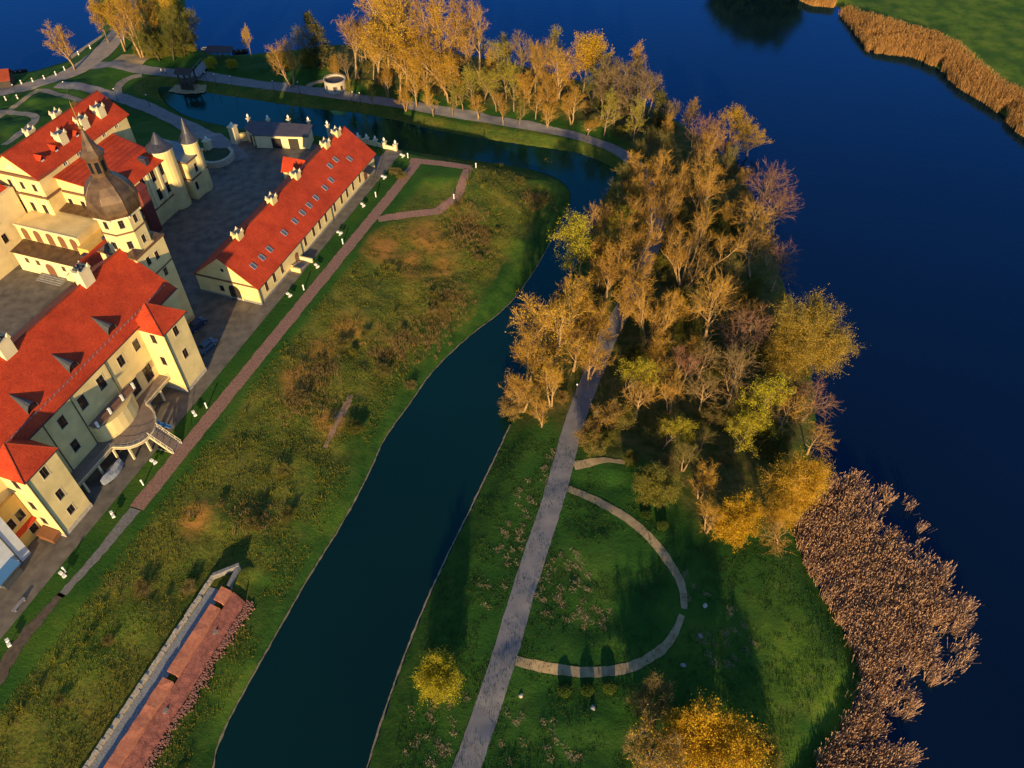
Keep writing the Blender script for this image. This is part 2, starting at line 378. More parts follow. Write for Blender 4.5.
def grid_mesh(name, X, Y, Z, attrs):
    ny, nx = X.shape
    me = bpy.data.meshes.new(name)
    co = np.stack([X, Y, Z], -1).reshape(-1, 3).astype('f')
    idx = np.arange(nx * ny).reshape(ny, nx)
    q = np.stack([idx[:-1, :-1], idx[:-1, 1:], idx[1:, 1:], idx[1:, :-1]], -1).reshape(-1, 4)
    me.vertices.add(len(co)); me.vertices.foreach_set('co', co.ravel())
    me.loops.add(q.size); me.loops.foreach_set('vertex_index', q.ravel().astype('i'))
    me.polygons.add(len(q)); me.polygons.foreach_set('loop_start', np.arange(0, q.size, 4, dtype='i'))
    me.polygons.foreach_set('use_smooth', np.ones(len(q), bool))
    me.update(calc_edges=True)
    for k, a in attrs.items():
        at = me.attributes.new(k, 'FLOAT', 'POINT'); at.data.foreach_set('value', a.ravel().astype('f'))
    return me

def ground_mat():
    m = bpy.data.materials.new('grass_and_earth'); m.use_nodes = True
    nt = m.node_tree; N = nt.nodes; L = nt.links; b = N['Principled BSDF']
    b.inputs['Roughness'].default_value = .95; b.inputs['Specular IOR Level'].default_value = .1
    geo = N.new('ShaderNodeNewGeometry')
    def noise(s, d=6, r=.6):
        n = N.new('ShaderNodeTexNoise'); n.inputs['Scale'].default_value = s; n.inputs['Detail'].default_value = d; n.inputs['Roughness'].default_value = r
        L.new(geo.outputs['Position'], n.inputs['Vector']); return n.outputs[0]
    def ramp(f, stops):
        c = N.new('ShaderNodeValToRGB'); e = c.color_ramp.elements
        e[0].position, e[0].color = stops[0][0], (*stops[0][1], 1); e[1].position, e[1].color = stops[-1][0], (*stops[-1][1], 1)
        for p, cc in stops[1:-1]:
            k = e.new(p); k.color = (*cc, 1)
        L.new(f, c.inputs[0]); return c.outputs[0]
    def mix(f, a, c):
        x = N.new('ShaderNodeMixRGB'); L.new(f, x.inputs[0]); L.new(a, x.inputs[1]); L.new(c, x.inputs[2]); return x.outputs[0]
    def attr(n):
        a = N.new('ShaderNodeAttribute'); a.attribute_name = n; return a.outputs['Fac']
    lawn = ramp(noise(.09, 8), [(.3, (.016, .058, .010)), (.5, (.028, .088, .012)), (.72, (.058, .110, .016))])
    lawn = mix(ramp(noise(.9, 7, .7), [(.55, (0, 0, 0)), (.75, (.6, .6, .6))]), lawn, ramp(noise(3, 3), [(.4, (.045, .075, .018)), (.6, (.09, .09, .03))]))
    wild = ramp(noise(.16, 9, .68), [(.28, (.024, .062, .009)), (.41, (.065, .108, .014)), (.52, (.13, .145, .018)), (.63, (.22, .175, .024)), (.76, (.28, .15, .045))])
    wild = mix(ramp(noise(1.1, 6, .7), [(.46, (0, 0, 0)), (.62, (.75, .75, .75))]), wild, ramp(noise(.35, 4), [(.4, (.030, .048, .009)), (.6, (.09, .08, .018))]))
    dirt = ramp(noise(.7, 7, .7), [(.35, (.14, .09, .02)), (.5, (.34, .165, .03)), (.68, (.40, .17, .06))])
    litter = ramp(noise(.5, 8, .7), [(.35, (.035, .058, .010)), (.5, (.085, .085, .020)), (.68, (.16, .12, .040))])
    wild = mix(ramp(noise(2.6, 5, .75), [(.47, (0, 0, 0)), (.60, (.85, .85, .85))]), wild, ramp(noise(.22, 6, .7), [(.36, (.018, .034, .006)), (.5, (.055, .058, .012)), (.64, (.16, .115, .035))])); wild = mix(ramp(noise(4.2, 3, .7), [(.60, (0, 0, 0)), (.68, (.8, .8, .8))]), wild, ramp(noise(.3, 3), [(.4, (.24, .20, .06)), (.6, (.34, .21, .07))])); c = mix(attr('wild'), lawn, wild); c = mix(attr('lush'), c, ramp(noise(.4, 7, .7), [(.35, (.016, .052, .009)), (.55, (.035, .088, .012)), (.75, (.085, .105, .018))])); c = mix(attr('bright_green'), c, ramp(noise(.25, 8, .7), [(.34, (.045, .095, .012)), (.5, (.10, .17, .016)), (.68, (.16, .18, .028))])); c = mix(attr('dirt'), c, dirt); c = mix(attr('wood'), c, litter)
    L.new(c, b.inputs['Base Color'])
    bp = N.new('ShaderNodeBump'); bp.inputs['Distance'].default_value = .22; bp.inputs['Strength'].default_value = .9
    L.new(noise(1.6, 8, .75), bp.inputs['Height']); L.new(bp.outputs[0], b.inputs['Normal'])
    return m
M['ground'] = ground_mat()
gme = grid_mesh('ground', GX, GY, HZ, {'wild': m_wild, 'wood': m_wood, 'dirt': m_dirt, 'lush': m_lush, 'bright_green': m_bright_green})
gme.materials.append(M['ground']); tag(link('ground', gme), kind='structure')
mb = MB(); mb.quad((-6000, -6000, -12), (6000, -6000, -12), (6000, 6000, -12), (-6000, 6000, -12))
tag(mb.build('lake_bed', mat('lake_bed_mud', (.03, .03, .02), .9)), kind='structure')

def water_mat(name, c1, c2, refl):
    """dark coloured water body below a clear reflecting surface"""
    m = bpy.data.materials.new(name); m.use_nodes = True
    nt = m.node_tree; N = nt.nodes; L = nt.links; N.remove(N['Principled BSDF'])
    geo = N.new('ShaderNodeNewGeometry')
    def noise(s_, d): n = N.new('ShaderNodeTexNoise'); n.inputs['Scale'].default_value = s_; n.inputs['Detail'].default_value = d; L.new(geo.outputs['Position'], n.inputs['Vector']); return n.outputs[0]
    cr = N.new('ShaderNodeValToRGB'); cr.color_ramp.elements[0].color = (*c1, 1); cr.color_ramp.elements[1].color = (*c2, 1)
    cr.color_ramp.elements[0].position = .35; cr.color_ramp.elements[1].position = .65; L.new(noise(.02, 3), cr.inputs[0])
    df = N.new('ShaderNodeBsdfDiffuse'); L.new(cr.outputs[0], df.inputs[0])
    gl = N.new('ShaderNodeBsdfGlossy'); gl.inputs[0].default_value = (*refl, 1)
    mr = N.new('ShaderNodeMapRange'); mr.inputs[1].default_value = .4; mr.inputs[2].default_value = .65; mr.inputs[3].default_value = .04; mr.inputs[4].default_value = .18; L.new(noise(.035, 5), mr.inputs[0]); L.new(mr.outputs[0], gl.inputs['Roughness'])
    bp = N.new('ShaderNodeBump'); bp.inputs['Distance'].default_value = .07; bp.inputs['Strength'].default_value = .5; L.new(noise(.9, 5), bp.inputs['Height']); L.new(bp.outputs[0], gl.inputs['Normal'])
    fr = N.new('ShaderNodeFresnel'); fr.inputs[0].default_value = 1.6; L.new(bp.outputs[0], fr.inputs['Normal'])
    mx = N.new('ShaderNodeMixShader'); L.new(fr.outputs[0], mx.inputs[0]); L.new(df.outputs[0], mx.inputs[1]); L.new(gl.outputs[0], mx.inputs[2]); L.new(mx.outputs[0], N['Material Output'].inputs[0])
    return m
M['lake'] = water_mat('deep_blue_lake_water', (.0020, .0065, .013), (.0025, .008, .018), (.10, .42, .92))
M['moat'] = water_mat('dark_green_moat_water', (.0025, .015, .010), (.003, .020, .013), (.10, .54, .70))
mb = MB(); mb.quad((-6000, -6000, WATER), (6000, -6000, WATER), (6000, 6000, WATER), (-6000, 6000, WATER))
tag(mb.build('lake_water', M['lake']), kind='structure')
me = bpy.data.meshes.new('moat_water'); bm = bmesh.new()
bv = [bm.verts.new((p[0], p[1], WATER + .004)) for p in P_moat]
bm.faces.new(bv); bmesh.ops.triangulate(bm, faces=bm.faces); bmesh.ops.recalc_face_normals(bm, faces=bm.faces); bm.to_mesh(me); bm.free()
if me.polygons[0].normal.z < 0: me.flip_normals()
me.materials.append(M['moat']); tag(link('moat_water', me), kind='structure')

# ------------------------------------------------------------------ roads and paths draped on the ground
def resample(P, step):
    P = np.asarray(P, float); d = np.r_[0, np.cumsum(np.hypot(*np.diff(P, axis=0).T))]
    n = max(2, int(d[-1] / step) + 1); s = np.linspace(0, d[-1], n)
    return np.stack([np.interp(s, d, P[:, 0]), np.interp(s, d, P[:, 1])], 1)
def strip(name, P, width, m, dz=.05, ragged=.0, smooth=2, kind='structure', flat=None, step=.8):
    P = resample(chaikin(P, smooth, False), step); n = len(P)
    Tn = np.gradient(P, axis=0); Tn /= np.linalg.norm(Tn, axis=1)[:, None] + 1e-9
    Nn = np.stack([Tn[:, 1], -Tn[:, 0]], 1)
    w = width if hasattr(width, '__len__') else [width, width]
    W = np.interp(np.linspace(0, 1, n), np.linspace(0, 1, len(w)), w)
    k = max(3, int(max(w) / .8) + 1); vs_ = []; fs = []
    for i in range(n):
        l = W[i] / 2 + ragged * mnoise.noise((P[i, 0] * .9, P[i, 1] * .9, 3)); r = W[i] / 2 + ragged * mnoise.noise((P[i, 0] * .9, P[i, 1] * .9, 9))
        for j in range(k):
            s = -l + (l + r) * j / (k - 1); q = P[i] + Nn[i] * s
            z = flat if flat is not None else max(H(q[0], q[1]), WATER + .1)
            vs_.append((q[0], q[1], z + dz))
    for i in range(n - 1):
        for j in range(k - 1): a = i * k + j; fs.append((a, a + 1, a + k + 1, a + k))
    mb = MB(); mb.add(vs_, fs); o = mb.build(name, m, smooth=True)
    if o.data.polygons[0].normal.z < 0: o.data.flip_normals()
    return tag(o, kind=kind)
def px_line(px): return [GH(x, y)[:2] for x, y in px]

strip('spit_road', [(-41, -60), (-21, -8)] + px_line([(452, 800), (467, 768), (487, 710), (508, 645), (525, 585), (540, 540), (553, 500), (562, 470), (569, 440), (577, 415), (588, 385), (597, 365), (610, 332), (628, 300), (645, 265), (655, 240), (657, 215),
      (653, 192), (642, 172), (630, 158), (615, 149), (598, 142.5), (575, 135.5), (540, 128), (500, 121.5), (450, 112.5), (400, 104), (350, 97), (300, 90), (250, 83.5), (210, 77), (165, 72), (130, 67.5), (104, 65), (85, 66)]),
      [3.5] * 20 + [4.2] * 6 + [5.0] * 4, M['road'], .06, .14)
strip('lake_road', px_line([(-40, 99), (0, 92), (30, 86.5), (60, 78), (85, 66), (105, 50), (117, 35), (124, 20), (130, 0), (133, -30)]), [6.5, 6.5, 6.5, 5.5, 5, 5], mat('tan_asphalt', (.24, .19, .15), .9, col2=(.33, .26, .20), scale=.6, bump=.01, bscale=8, detail=8), .075, .25)
strip('castle_road', px_line([(58, 84), (100, 92), (133, 102), (160, 112), (190, 126), (215, 140), (230, 150), (240, 160)]), [4.2, 5, 5, 5], M['road'], .09, .2)
for pl, w in (([(142, 75.5), (132, 77), (123, 81), (117, 88), (119, 95)], 2.2), ([(40, 89), (24, 100), (4, 113), (-20, 128)], 2.4), ([(40, 90), (64, 96), (88, 103), (100, 108)], 2.2),
              ([(-20, 111), (12, 112.5), (40, 116), (28, 129), (4, 145)], 2.2), ([(70, 59), (85, 48), (104, 34.5)], 1.6), ([(308, 86.5), (316, 82), (325, 81)], 2.0)):
    strip('garden_path', px_line(pl), w, M['sandpath'] if w != 2.2 else mat('pale_garden_path', (.20, .17, .13), .9, .2, 1), .07, .15)
strip('sand_plot', px_line([(116, 59), (130, 59.5), (146, 61)]), [7, 9, 6], M['sandpath'], .05, .6)
strip('sluice_island', px_line([(172, 89), (188, 90.5), (206, 90)]), [4, 5, 3.5], M['sandpath'], .12, .5)
strip('curved_path', px_line([(566, 488), (590, 497), (616, 511), (640, 528), (660, 549), (675, 570), (683, 588), (684.5, 609)]), [1.2, 1.5, 1.5, 1.5, 1.3, .9], M['sandpath'], .05, .16)
strip('curved_path', px_line([(682, 615), (677, 629), (668, 645), (645, 662), (615, 671.5), (580, 673), (545, 667.5), (512, 660)]), [.9, 1.3, 1.5, 1.5, 1.4], M['sandpath'], .05, .16)
strip('side_path', px_line([(574, 466), (590, 462), (608, 460), (625, 463)]), [1.8, 1.4, .8], M['sandpath'], .05, .3)
strip('brick_path', [XY(60, 7.9), XY(45.5, 8.0), XY(25, 7.6), XY(0, 7.3), XY(-20, 7.0), XY(-48, 6.7)], 2.5, M['brickpath'], .05, .22, smooth=1)
strip('brick_path', px_line([(378, 219.5), (400, 216), (437, 211.5), (446, 205), (457.7, 196), (469, 167.5), (440, 163.5), (410, 160.5)]), 2.2, M['brickpath'], .065, .2, smooth=0)
strip('gravel_path', [XY(-48.2, 6.7), XY(-52, 6.6), XY(-57.6, 6.5), XY(-64, 5.9)], [2.0, 1.5, 1.2], mat('grey_worn_gravel', (.16, .15, .14), .95, .25, 2), .05, .25)
strip('dirt_track', [XY(-63.5, 5.9), XY(-71, 5.2), XY(-78, 6.5), XY(-90, 8)], [1.3, 2.2, 1.6], mat('bare_brown_earth', (.09, .065, .045), .95, .3, 1.5), .05, .5)
strip('dirt_track', px_line([(352, 395), (338, 420), (325, 448)]), [.8, 1.3, .7], mat('bare_orange_earth', (.24, .14, .08), .95, .3, 1.5), .06, .4)
def flat_poly(name, pts, z, m):
    me = bpy.data.meshes.new(name); bm = bmesh.new()
    bm.faces.new([bm.verts.new((p[0], p[1], z)) for p in pts]); bmesh.ops.triangulate(bm, faces=bm.faces)
    bmesh.ops.recalc_face_normals(bm, faces=bm.faces); bm.to_mesh(me); bm.free()
    if me.polygons[0].normal.z < 0: me.flip_normals()
    me.materials.append(m); return tag(link(name, me), kind='structure')
flat_poly('courtyard_paving', [XY(u, v) for u, v in [(-100, -90), (-100, -1.5), (-1, -1.5), (58, -1.5), (58, -33), (54, -38), (48, -44), (30, -40), (8, -66), (0, -90)]], .02, M['paving'])
flat_poly('alley_paving', [XY(u, v) for u, v in [(-100, -1.48), (-100, 2.6), (62, 2.6), (62, -1.48)]], .024, M['alley'])
# stone edging along the moat
def edging(px):
    strip('bank_edging', [G(x, y, WATER) for x, y in px], .24, mat('mossy_edging', (.19, .16, .10), .95, .4, 1.5), .12, .16, smooth=1, flat=WATER)
edging([(213, 770), (218, 742), (246, 688), (280, 628), (310, 575), (345, 520), (372, 468), (383, 440), (410, 404), (432, 371), (470, 335), (505, 310), (530, 279), (552, 240), (568, 209)])
edging([(367, 768), (385, 710), (410, 640), (440, 570), (470, 510), (498, 452), (510, 425)])

# ------------------------------------------------------------------ building kit (plan axes: x = v across, y = u along the castle)
class Bldg:
    def __init__(s, name, label, cat, u0, v0, z0=0.0, group=None):
        x, y = XY(u0, v0); s.o = np.array([v0, u0, z0])
        s.root = thing(name, label, cat, (x, y, z0), -YAW, group)
    def part(s, mb, name, m, parent=None, smooth=False, label=None):
        mb.v = [(p[0] - s.o[0], p[1] - s.o[1], p[2] - s.o[2]) for p in mb.v]
        o = mb.build(name, m, parent or s.root, smooth)
        if label: o['label'] = label
        return o
    def put(s, name, me, x, y, z, rz=0.0, parent=None):
        return link(name, me, parent or s.root, (x - s.o[0], y - s.o[1], z - s.o[2]), rz)

def wall(mb, p0, p1, z0, z1, holes=(), depth=.14, m=0):
    """vertical wall from p0 to p1 (outside on the right hand), real openings with reveals"""
    p0 = np.array(p0, float); p1 = np.array(p1, float); Lw = np.linalg.norm(p1 - p0); t = (p1 - p0) / Lw; n = np.array([t[1], -t[0]])
    S = sorted({0.0, Lw, *[h[0] for h in holes], *[h[1] for h in holes]}); Zs = sorted({z0, z1, *[h[2] for h in holes], *[h[3] for h in holes]})
    def P(s, z, d=0.0): q = p0 + t * s - n * d; return (q[0], q[1], z)
    for a, b in zip(S[:-1], S[1:]):
        for c, d in zip(Zs[:-1], Zs[1:]):
            sm, zm = (a + b) / 2, (c + d) / 2
            if any(h[0] < sm < h[1] and h[2] < zm < h[3] for h in holes): continue
            mb.quad(P(a, c), P(b, c), P(b, d), P(a, d), m)
    for a, b, c, d in holes:
        mb.quad(P(a, c), P(a, d), P(a, d, depth), P(a, c, depth), m); mb.quad(P(b, c), P(b, c, depth), P(b, d, depth), P(b, d), m)
        mb.quad(P(a, d), P(b, d), P(b, d, depth), P(a, d, depth), m); mb.quad(P(a, c), P(a, c, depth), P(b, c, depth), P(b, c), m)

_wm = {}
def win_meshes(w, h, style):
    k = (round(w, 2), round(h, 2), style)
    if k in _wm: return _wm[k]
    f = MB(); fm = M['frame_w'] if style in ('white', 'bars') else M['frame']; b = .09
    f.box(-w / 2, -w / 2 + b, .03, .10, 0, h); f.box(w / 2 - b, w / 2, .03, .10, 0, h)
    f.box(-w / 2 + b, w / 2 - b, .03, .10, 0, b); f.box(-w / 2 + b, w / 2 - b, .03, .10, h - b, h)
    f.box(-.025, .025, .04, .09, b, h - b); f.box(-w / 2 + b, -.025, .05, .085, h * .62, h * .62 + .05); f.box(.025, w / 2 - b, .05, .085, h * .62, h * .62 + .05)
    g = MB(); g.box(-w / 2 + .01, w / 2 - .01, .102, .13, .01, h - .01)
    s_ = MB(); s_.box(-w / 2 - .10, w / 2 + .10, -.10, .02, -.10, .0); s_.box(-w / 2 - .10, -w / 2, -.03, .02, .0, h); s_.box(w / 2, w / 2 + .10, -.03, .02, .0, h); s_.box(-w / 2 - .10, w / 2 + .10, -.05, .02, h, h + .10)
    _wm[k] = (f.mesh('window_frame', [fm]), g.mesh('window_pane', [M['glass']]), s_.mesh('window_sill', [M['trim']]))
    return _wm[k]
def facade(B, mb, p0, p1, z0, z1, wins=(), style='brown', m=0):
    """wall with windows: wins = (distance along to centre, sill z, width, height)"""
    p0 = np.array(p0, float); p1 = np.array(p1, float); t = (p1 - p0) / np.linalg.norm(p1 - p0); ang = math.atan2(t[1], t[0])
    wall(mb, p0, p1, z0, z1, [(c - w / 2, c + w / 2, zb, zb + h) for c, zb, w, h in wins], m=m)
    for c, zb, w, h in wins:
        fr, gl, si = win_meshes(w, h, style); q = p0 + t * c
        o = B.put('window', fr, q[0], q[1], zb, ang)
        link('pane', gl, o); link('sill', si, o)
def door(B, p0, p1, c, zb, w, h, m, arch=False, n_out=.03):
    p0 = np.array(p0, float); p1 = np.array(p1, float); t = (p1 - p0) / np.linalg.norm(p1 - p0); q = p0 + t * c
    mb = MB(); prof = [(-w / 2, 0), (w / 2, 0)]
    if arch: prof += [(w / 2 * math.cos(a), h - w / 2 + w / 2 * math.sin(a)) for a in np.linspace(0, math.pi, 9)]
    else: prof += [(w / 2, h), (-w / 2, h)]
    n = len(prof); vs_ = [(x, -n_out, z) for x, z in prof] + [(x, .12, z) for x, z in prof]
    mb.add(vs_, [tuple(range(n)), tuple(range(2 * n - 1, n - 1, -1))] + [(i, (i + 1) % n, n + (i + 1) % n, n + i) for i in range(n)])
    return B.put('door', mb.mesh('door', [m]), q[0], q[1], zb, math.atan2(t[1], t[0]))
def arch_panel(B, name, p0, p1, c, zb, w, h, m, frame=None):
    """arched opening: dark panel with a raised surround"""
    o = door(B, p0, p1, c, zb, w, h, m, True, .02); o.name = name
    mb = MB(); ow = w / 2 + .2
    inn = [(-w / 2, 0)] + [(-w / 2 * math.cos(a), h - w / 2 + w / 2 * math.sin(a)) for a in np.linspace(0, math.pi, 9)] + [(w / 2, 0)]
    out = [(-ow, 0)] + [(-ow * math.cos(a), h - w / 2 + ow * math.sin(a)) for a in np.linspace(0, math.pi, 9)] + [(ow, 0)]
    for i in range(len(inn) - 1):
        a, b, c2, d = inn[i], inn[i + 1], out[i + 1], out[i]
        mb.quad((a[0], -.09, a[1]), (b[0], -.09, b[1]), (c2[0], -.09, c2[1]), (d[0], -.09, d[1]))
        mb.quad((a[0], -.09, a[1]), (b[0], -.09, b[1]), (b[0], .05, b[1]), (a[0], .05, a[1]))
        mb.quad((d[0], -.09, d[1]), (c2[0], -.09, c2[1]), (c2[0], .05, c2[1]), (d[0], .05, d[1]))
    link('surround', mb.mesh('arch_surround', [frame or M['trim']]), o)
    return o
def poly_walls(mb, P, z0, z1, skip=(), m=0):
    for i in range(len(P)):
        if i not in skip: wall(mb, P[i], P[(i + 1) % len(P)], z0, z1, m=m)
def cornice(B, P, z, h, out, m, name='cornice', closed=True):
    mb = MB(); n = len(P)
    for i in range(n if closed else n - 1):
        a = np.array(P[i], float); b = np.array(P[(i + 1) % n], float); t = (b - a) / np.linalg.norm(b - a); nn = np.array([t[1], -t[0]])
        e0 = 0 if not closed and i == 0 else out
        e1 = 0 if not closed and i == n - 2 else out - .004
        a2 = a - t * e0 * 0; q = [a + nn * .003, b + nn * .003, b + nn * out + t * e1, a + nn * out + (-t * e0)]
        mb.prism([tuple(x) for x in q], z, z + h)
    return B.part(mb, name, m)
def gutter(B, a, b, r=.09, m=None):
    mb = MB(); mb.tube([a, b], r, 6); return B.part(mb, 'gutter', m or M['iron'])
def drainpipe(B, x, y, z0, z1, m=None):
    mb = MB(); mb.tube([(x, y, z0), (x, y, z1)], .08, 6); return B.part(mb, 'drainpipe', m or M['iron'])
def chimney(B, roof, x, y, z0, z1, w, d, crown=True, wm=None):
    mb = MB(); mb.box(x - w / 2, x + w / 2, y - d / 2, y + d / 2, z0, z1 - .35); mb.box(x - w / 2 - .15, x + w / 2 + .15, y - d / 2 - .15, y + d / 2 + .15, z1 - .352, z1)
    c = B.part(mb, 'chimney', wm or M['plaster_pale'])
    for sx in (-1, 1):
        for sy in (-1, 1):
            k = MB(); px, py = x + sx * (w / 2 - .12), y + sy * (d / 2 - .12)
            k.add([(px - .22, py - .22, z1), (px + .22, py - .22, z1), (px + .22, py + .22, z1), (px - .22, py + .22, z1), (px + sx * .12, py + sy * .12, z1 + .65)], [(0, 1, 4), (1, 2, 4), (2, 3, 4), (3, 0, 4)])
            B.part(k, 'chimney_horn', M['trim'], c)
    f = MB(); f.box(x - w / 2 + .25, x + w / 2 - .25, y - d / 2 + .25, y + d / 2 - .25, z1, z1 + .12); B.part(f, 'chimney_flue', M['zinc'], c)
    return c

# ---- long outbuilding with the red gable roof
B = Bldg('long_house', 'long low yellow house with red gable roof and a row of skylights', 'building', 26, -6.9)
mb = MB(); Wd, Ln, EH, RH = 13.8, 52.0, 4.5, 9.9
uw = [2.9, 5.8, 8.8, 18.4, 22.0, 24.7, 27.5, 31.6, 34.9, 37.6, 40.6, 44.0]
facade(B, mb, (0, 0), (0, Ln), 0, EH, [(u, 1.4, 1.0, 2.1) for u in uw], 'brown')
facade(B, mb, (0, Ln), (-Wd, Ln), 0, EH, [(4, 1.6, 1.1, 1.6), (9.8, 1.6, 1.1, 1.6)])
facade(B, mb, (-Wd, Ln), (-Wd, 0), 0, EH, [(k, 1.6, 1, 1.6) for k in (4, 9, 15, 21, 27, 33, 39, 45)])
facade(B, mb, (-Wd, 0), (0, 0), 0, EH, [(5.4, 1.3, 1.0, 1.5)])
for y, s in ((0, 1), (Ln, -1)):
    mb.tri((-Wd, y, EH), (0, y, EH), (-Wd / 2, y, RH)) if s > 0 else mb.tri((0, y, EH), (-Wd, y, EH), (-Wd / 2, y, RH))
B.part(mb, 'wall', M['plaster'])
arch_panel(B, 'archway', (-Wd, 0), (0, 0), 8.3, .0, 2.6, 3.6, M['door'], M['plaster'])
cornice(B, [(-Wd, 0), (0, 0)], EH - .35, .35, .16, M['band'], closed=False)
cornice(B, [(-Wd, 0), (0, 0)], 0, .5, .06, M['stone'], 'plinth', closed=False)
cornice(B, [(0, 0), (0, Ln)], 0, .5, .06, M['stone'], 'plinth', closed=False)
mb = MB(); mb.lathe([(.33, 0), (.33, .08)], 12)
ov = MB(); vsn = [(x, 0, y) for x, y in []]
oc = MB(); oc.add([(-6.9 + .38 * math.cos(a), -.05, 6.9 + .38 * math.sin(a)) for a in np.linspace(0, 2 * math.pi, 13)[:-1]] + [(-6.9 + .38 * math.cos(a), .1, 6.9 + .38 * math.sin(a)) for a in np.linspace(0, 2 * math.pi, 13)[:-1]],
                   [tuple(range(12))] + [(i, (i + 1) % 12, 12 + (i + 1) % 12, 12 + i) for i in range(12)])
B.part(oc, 'oculus', M['glass'])
sl = (RH - EH) / (Wd / 2); ex = .5
roof = MB()
roof.slab([(ex, -.35, EH - ex * sl + .12), (ex, Ln + .35, EH - ex * sl + .12), (-Wd / 2, Ln + .35, RH + .12), (-Wd / 2, -.35, RH + .12)], .16)
roof.slab([(-Wd - ex, Ln + .35, EH - ex * sl + .12), (-Wd - ex, -.35, EH - ex * sl + .12), (-Wd / 2 - .003, -.35, RH + .12), (-Wd / 2 - .003, Ln + .35, RH + .12)], .16)
# cross gable at the back
gy0, gy1, gz = 37.6, 42.0, 7.4; gm = (gy0 + gy1) / 2; xb = -Wd - 2.6
roof.slab([(xb, gy0, EH + .1), (-Wd + 1.5, gy0, EH + 1.2), (-Wd / 2 - 1.6, gm, gz), (xb, gm, gz)][::-1], .14)
roof.slab([(xb, gm + .002, gz), (-Wd / 2 - 1.6, gm + .002, gz), (-Wd + 1.5, gy1, EH + 1.2), (xb, gy1, EH + .1)][::-1], .14)
rf = B.part(roof, 'roof', M['tile'])
mb = MB(); mb.box(xb + .4, -Wd - .002, gy0 + .3, gy1 - .3, 0, EH); mb.tri((xb + .4, gy0 + .3, EH), (xb + .4, gy1 - .3, EH), (xb + .4, gm, gz - .5)); B.part(mb, 'rear_porch', M['plaster'])
mb = MB(); mb.tube([(-Wd / 2, -.35, RH + .14), (-Wd / 2, Ln + .35, RH + .14)], .14, 6); B.part(mb, 'ridge_tiles', M['tile_old'], rf)
def skylight(u, v):
    z = EH + .12 - v * sl; a = math.atan(sl)
    f = MB(); w, h = .52, .62
    for x0, x1, y0, y1 in ((-h, h, -w, -w + .1), (-h, h, w - .1, w), (-h, -h + .1, -w + .1, w - .1), (h - .1, h, -w + .1, w - .1)): f.box(x0, x1, y0, y1, -.02, .12)
    g = MB(); g.box(-h + .1, h - .1, -w + .1, w - .1, -.02, .07)
    fo = B.put('skylight', skm[0], v, u, z, 0, rf) if skm else None
    return f, g
f = MB(); g = MB(); w, h = .5, .68
for x0, x1, y0, y1 in ((-h, h, -w, -w + .11), (-h, h, w - .11, w), (-h, -h + .11, -w + .11, w - .11), (h - .11, h, -w + .11, w - .11)): f.box(x0, x1, y0, y1, -.03, .13)
g.box(-h + .11, h - .11, -w + .11, w - .11, -.03, .07)
skf = f.mesh('skylight_frame', [M['steel']]); skg = g.mesh('skylight_pane', [mat('pale_sky_glass', (.10, .11, .13), .12, spec=.8)])
skd = mat('dull_skylight', (.30, .09, .06), .5)
for u, v in [(3.5, -2.3), (6.5, -2.2), (9.3, -2.2), (15.1, -2.2), (19.4, -2.2), (22.6, -2.2), (25.5, -2.2), (28.5, -2.2), (32.6, -2.2), (35.7, -2.3), (44.9, -2.4), (38.9, -4.0), (41.7, -4.0)]:
    o = B.put('skylight', skf, v, u, EH + .12 - v * sl, 0, rf); o.rotation_euler = (0, math.atan(sl), 0); o.name = 'skylight'
    c = B.put('skylight_glass', skg, v, u, EH + .12 - v * sl, 0, rf); c.rotation_euler = (0, math.atan(sl), 0)
for u in (7.1, 19.9, 29.8, 43.2, 48.6): chimney(B, rf, -6.9, u, 8.6, 10.9, 1.4, 1.8, wm=M['plaster'])
gutter(B, (ex + .06, -.3, EH - ex * sl + .02), (ex + .06, Ln + .3, EH - ex * sl + .02))
for u in (.3, 16.5, 30, 51.7): drainpipe(B, .12, u, 0, EH - .3)
door(B, (0, 0), (0, Ln), 14.3, .0, 1.3, 2.4, M['door_b'], True); door(B, (0, 0), (0, Ln), 46.8, .0, 1.5, 2.5, M['door_b'])
mb = MB(); mb.slab([(0.02, 45.6, 3.3), (1.9, 45.6, 2.9), (1.9, 48.6, 2.9), (.02, 48.6, 3.3)], .12); mb.tube([(1.8, 45.8, 0), (1.8, 45.8, 2.85)], .06, 5); mb.tube([(1.8, 48.4, 0), (1.8, 48.4, 2.85)], .06, 5)
B.part(mb, 'door_canopy', M['iron'])

# ---- cellar stair walls beside the long house
B = Bldg('stair_parapet', 'low pale parapet walls of a cellar stair beside the long yellow house', 'stairs', 12.8, 1.2)
mb = MB(); mb.box(.1, 3.0, 15.0, 15.35, 0, .95); B.part(mb, 'side_wall', M['plaster_pale'])
mb = MB(); mb.box(.1, 2.3, 11.2, 11.6, 0, 1.0); mb.add([(.1, 11.6, 0), (.5, 11.6, 0), (.5, 15, 0), (.1, 15, 0), (.1, 11.6, 1.2), (.5, 11.6, 1.2)], [(0, 1, 5, 4), (1, 2, 5), (0, 4, 3), (4, 5, 2, 3)]); B.part(mb, 'end_wall', M['plaster'])
mb = MB()
for k in range(5): mb.box(.55, 2.2, 11.65 + k * .62, 11.65 + k * .62 + .6, 0, .16 * (5 - k))
B.part(mb, 'step', M['stone'])

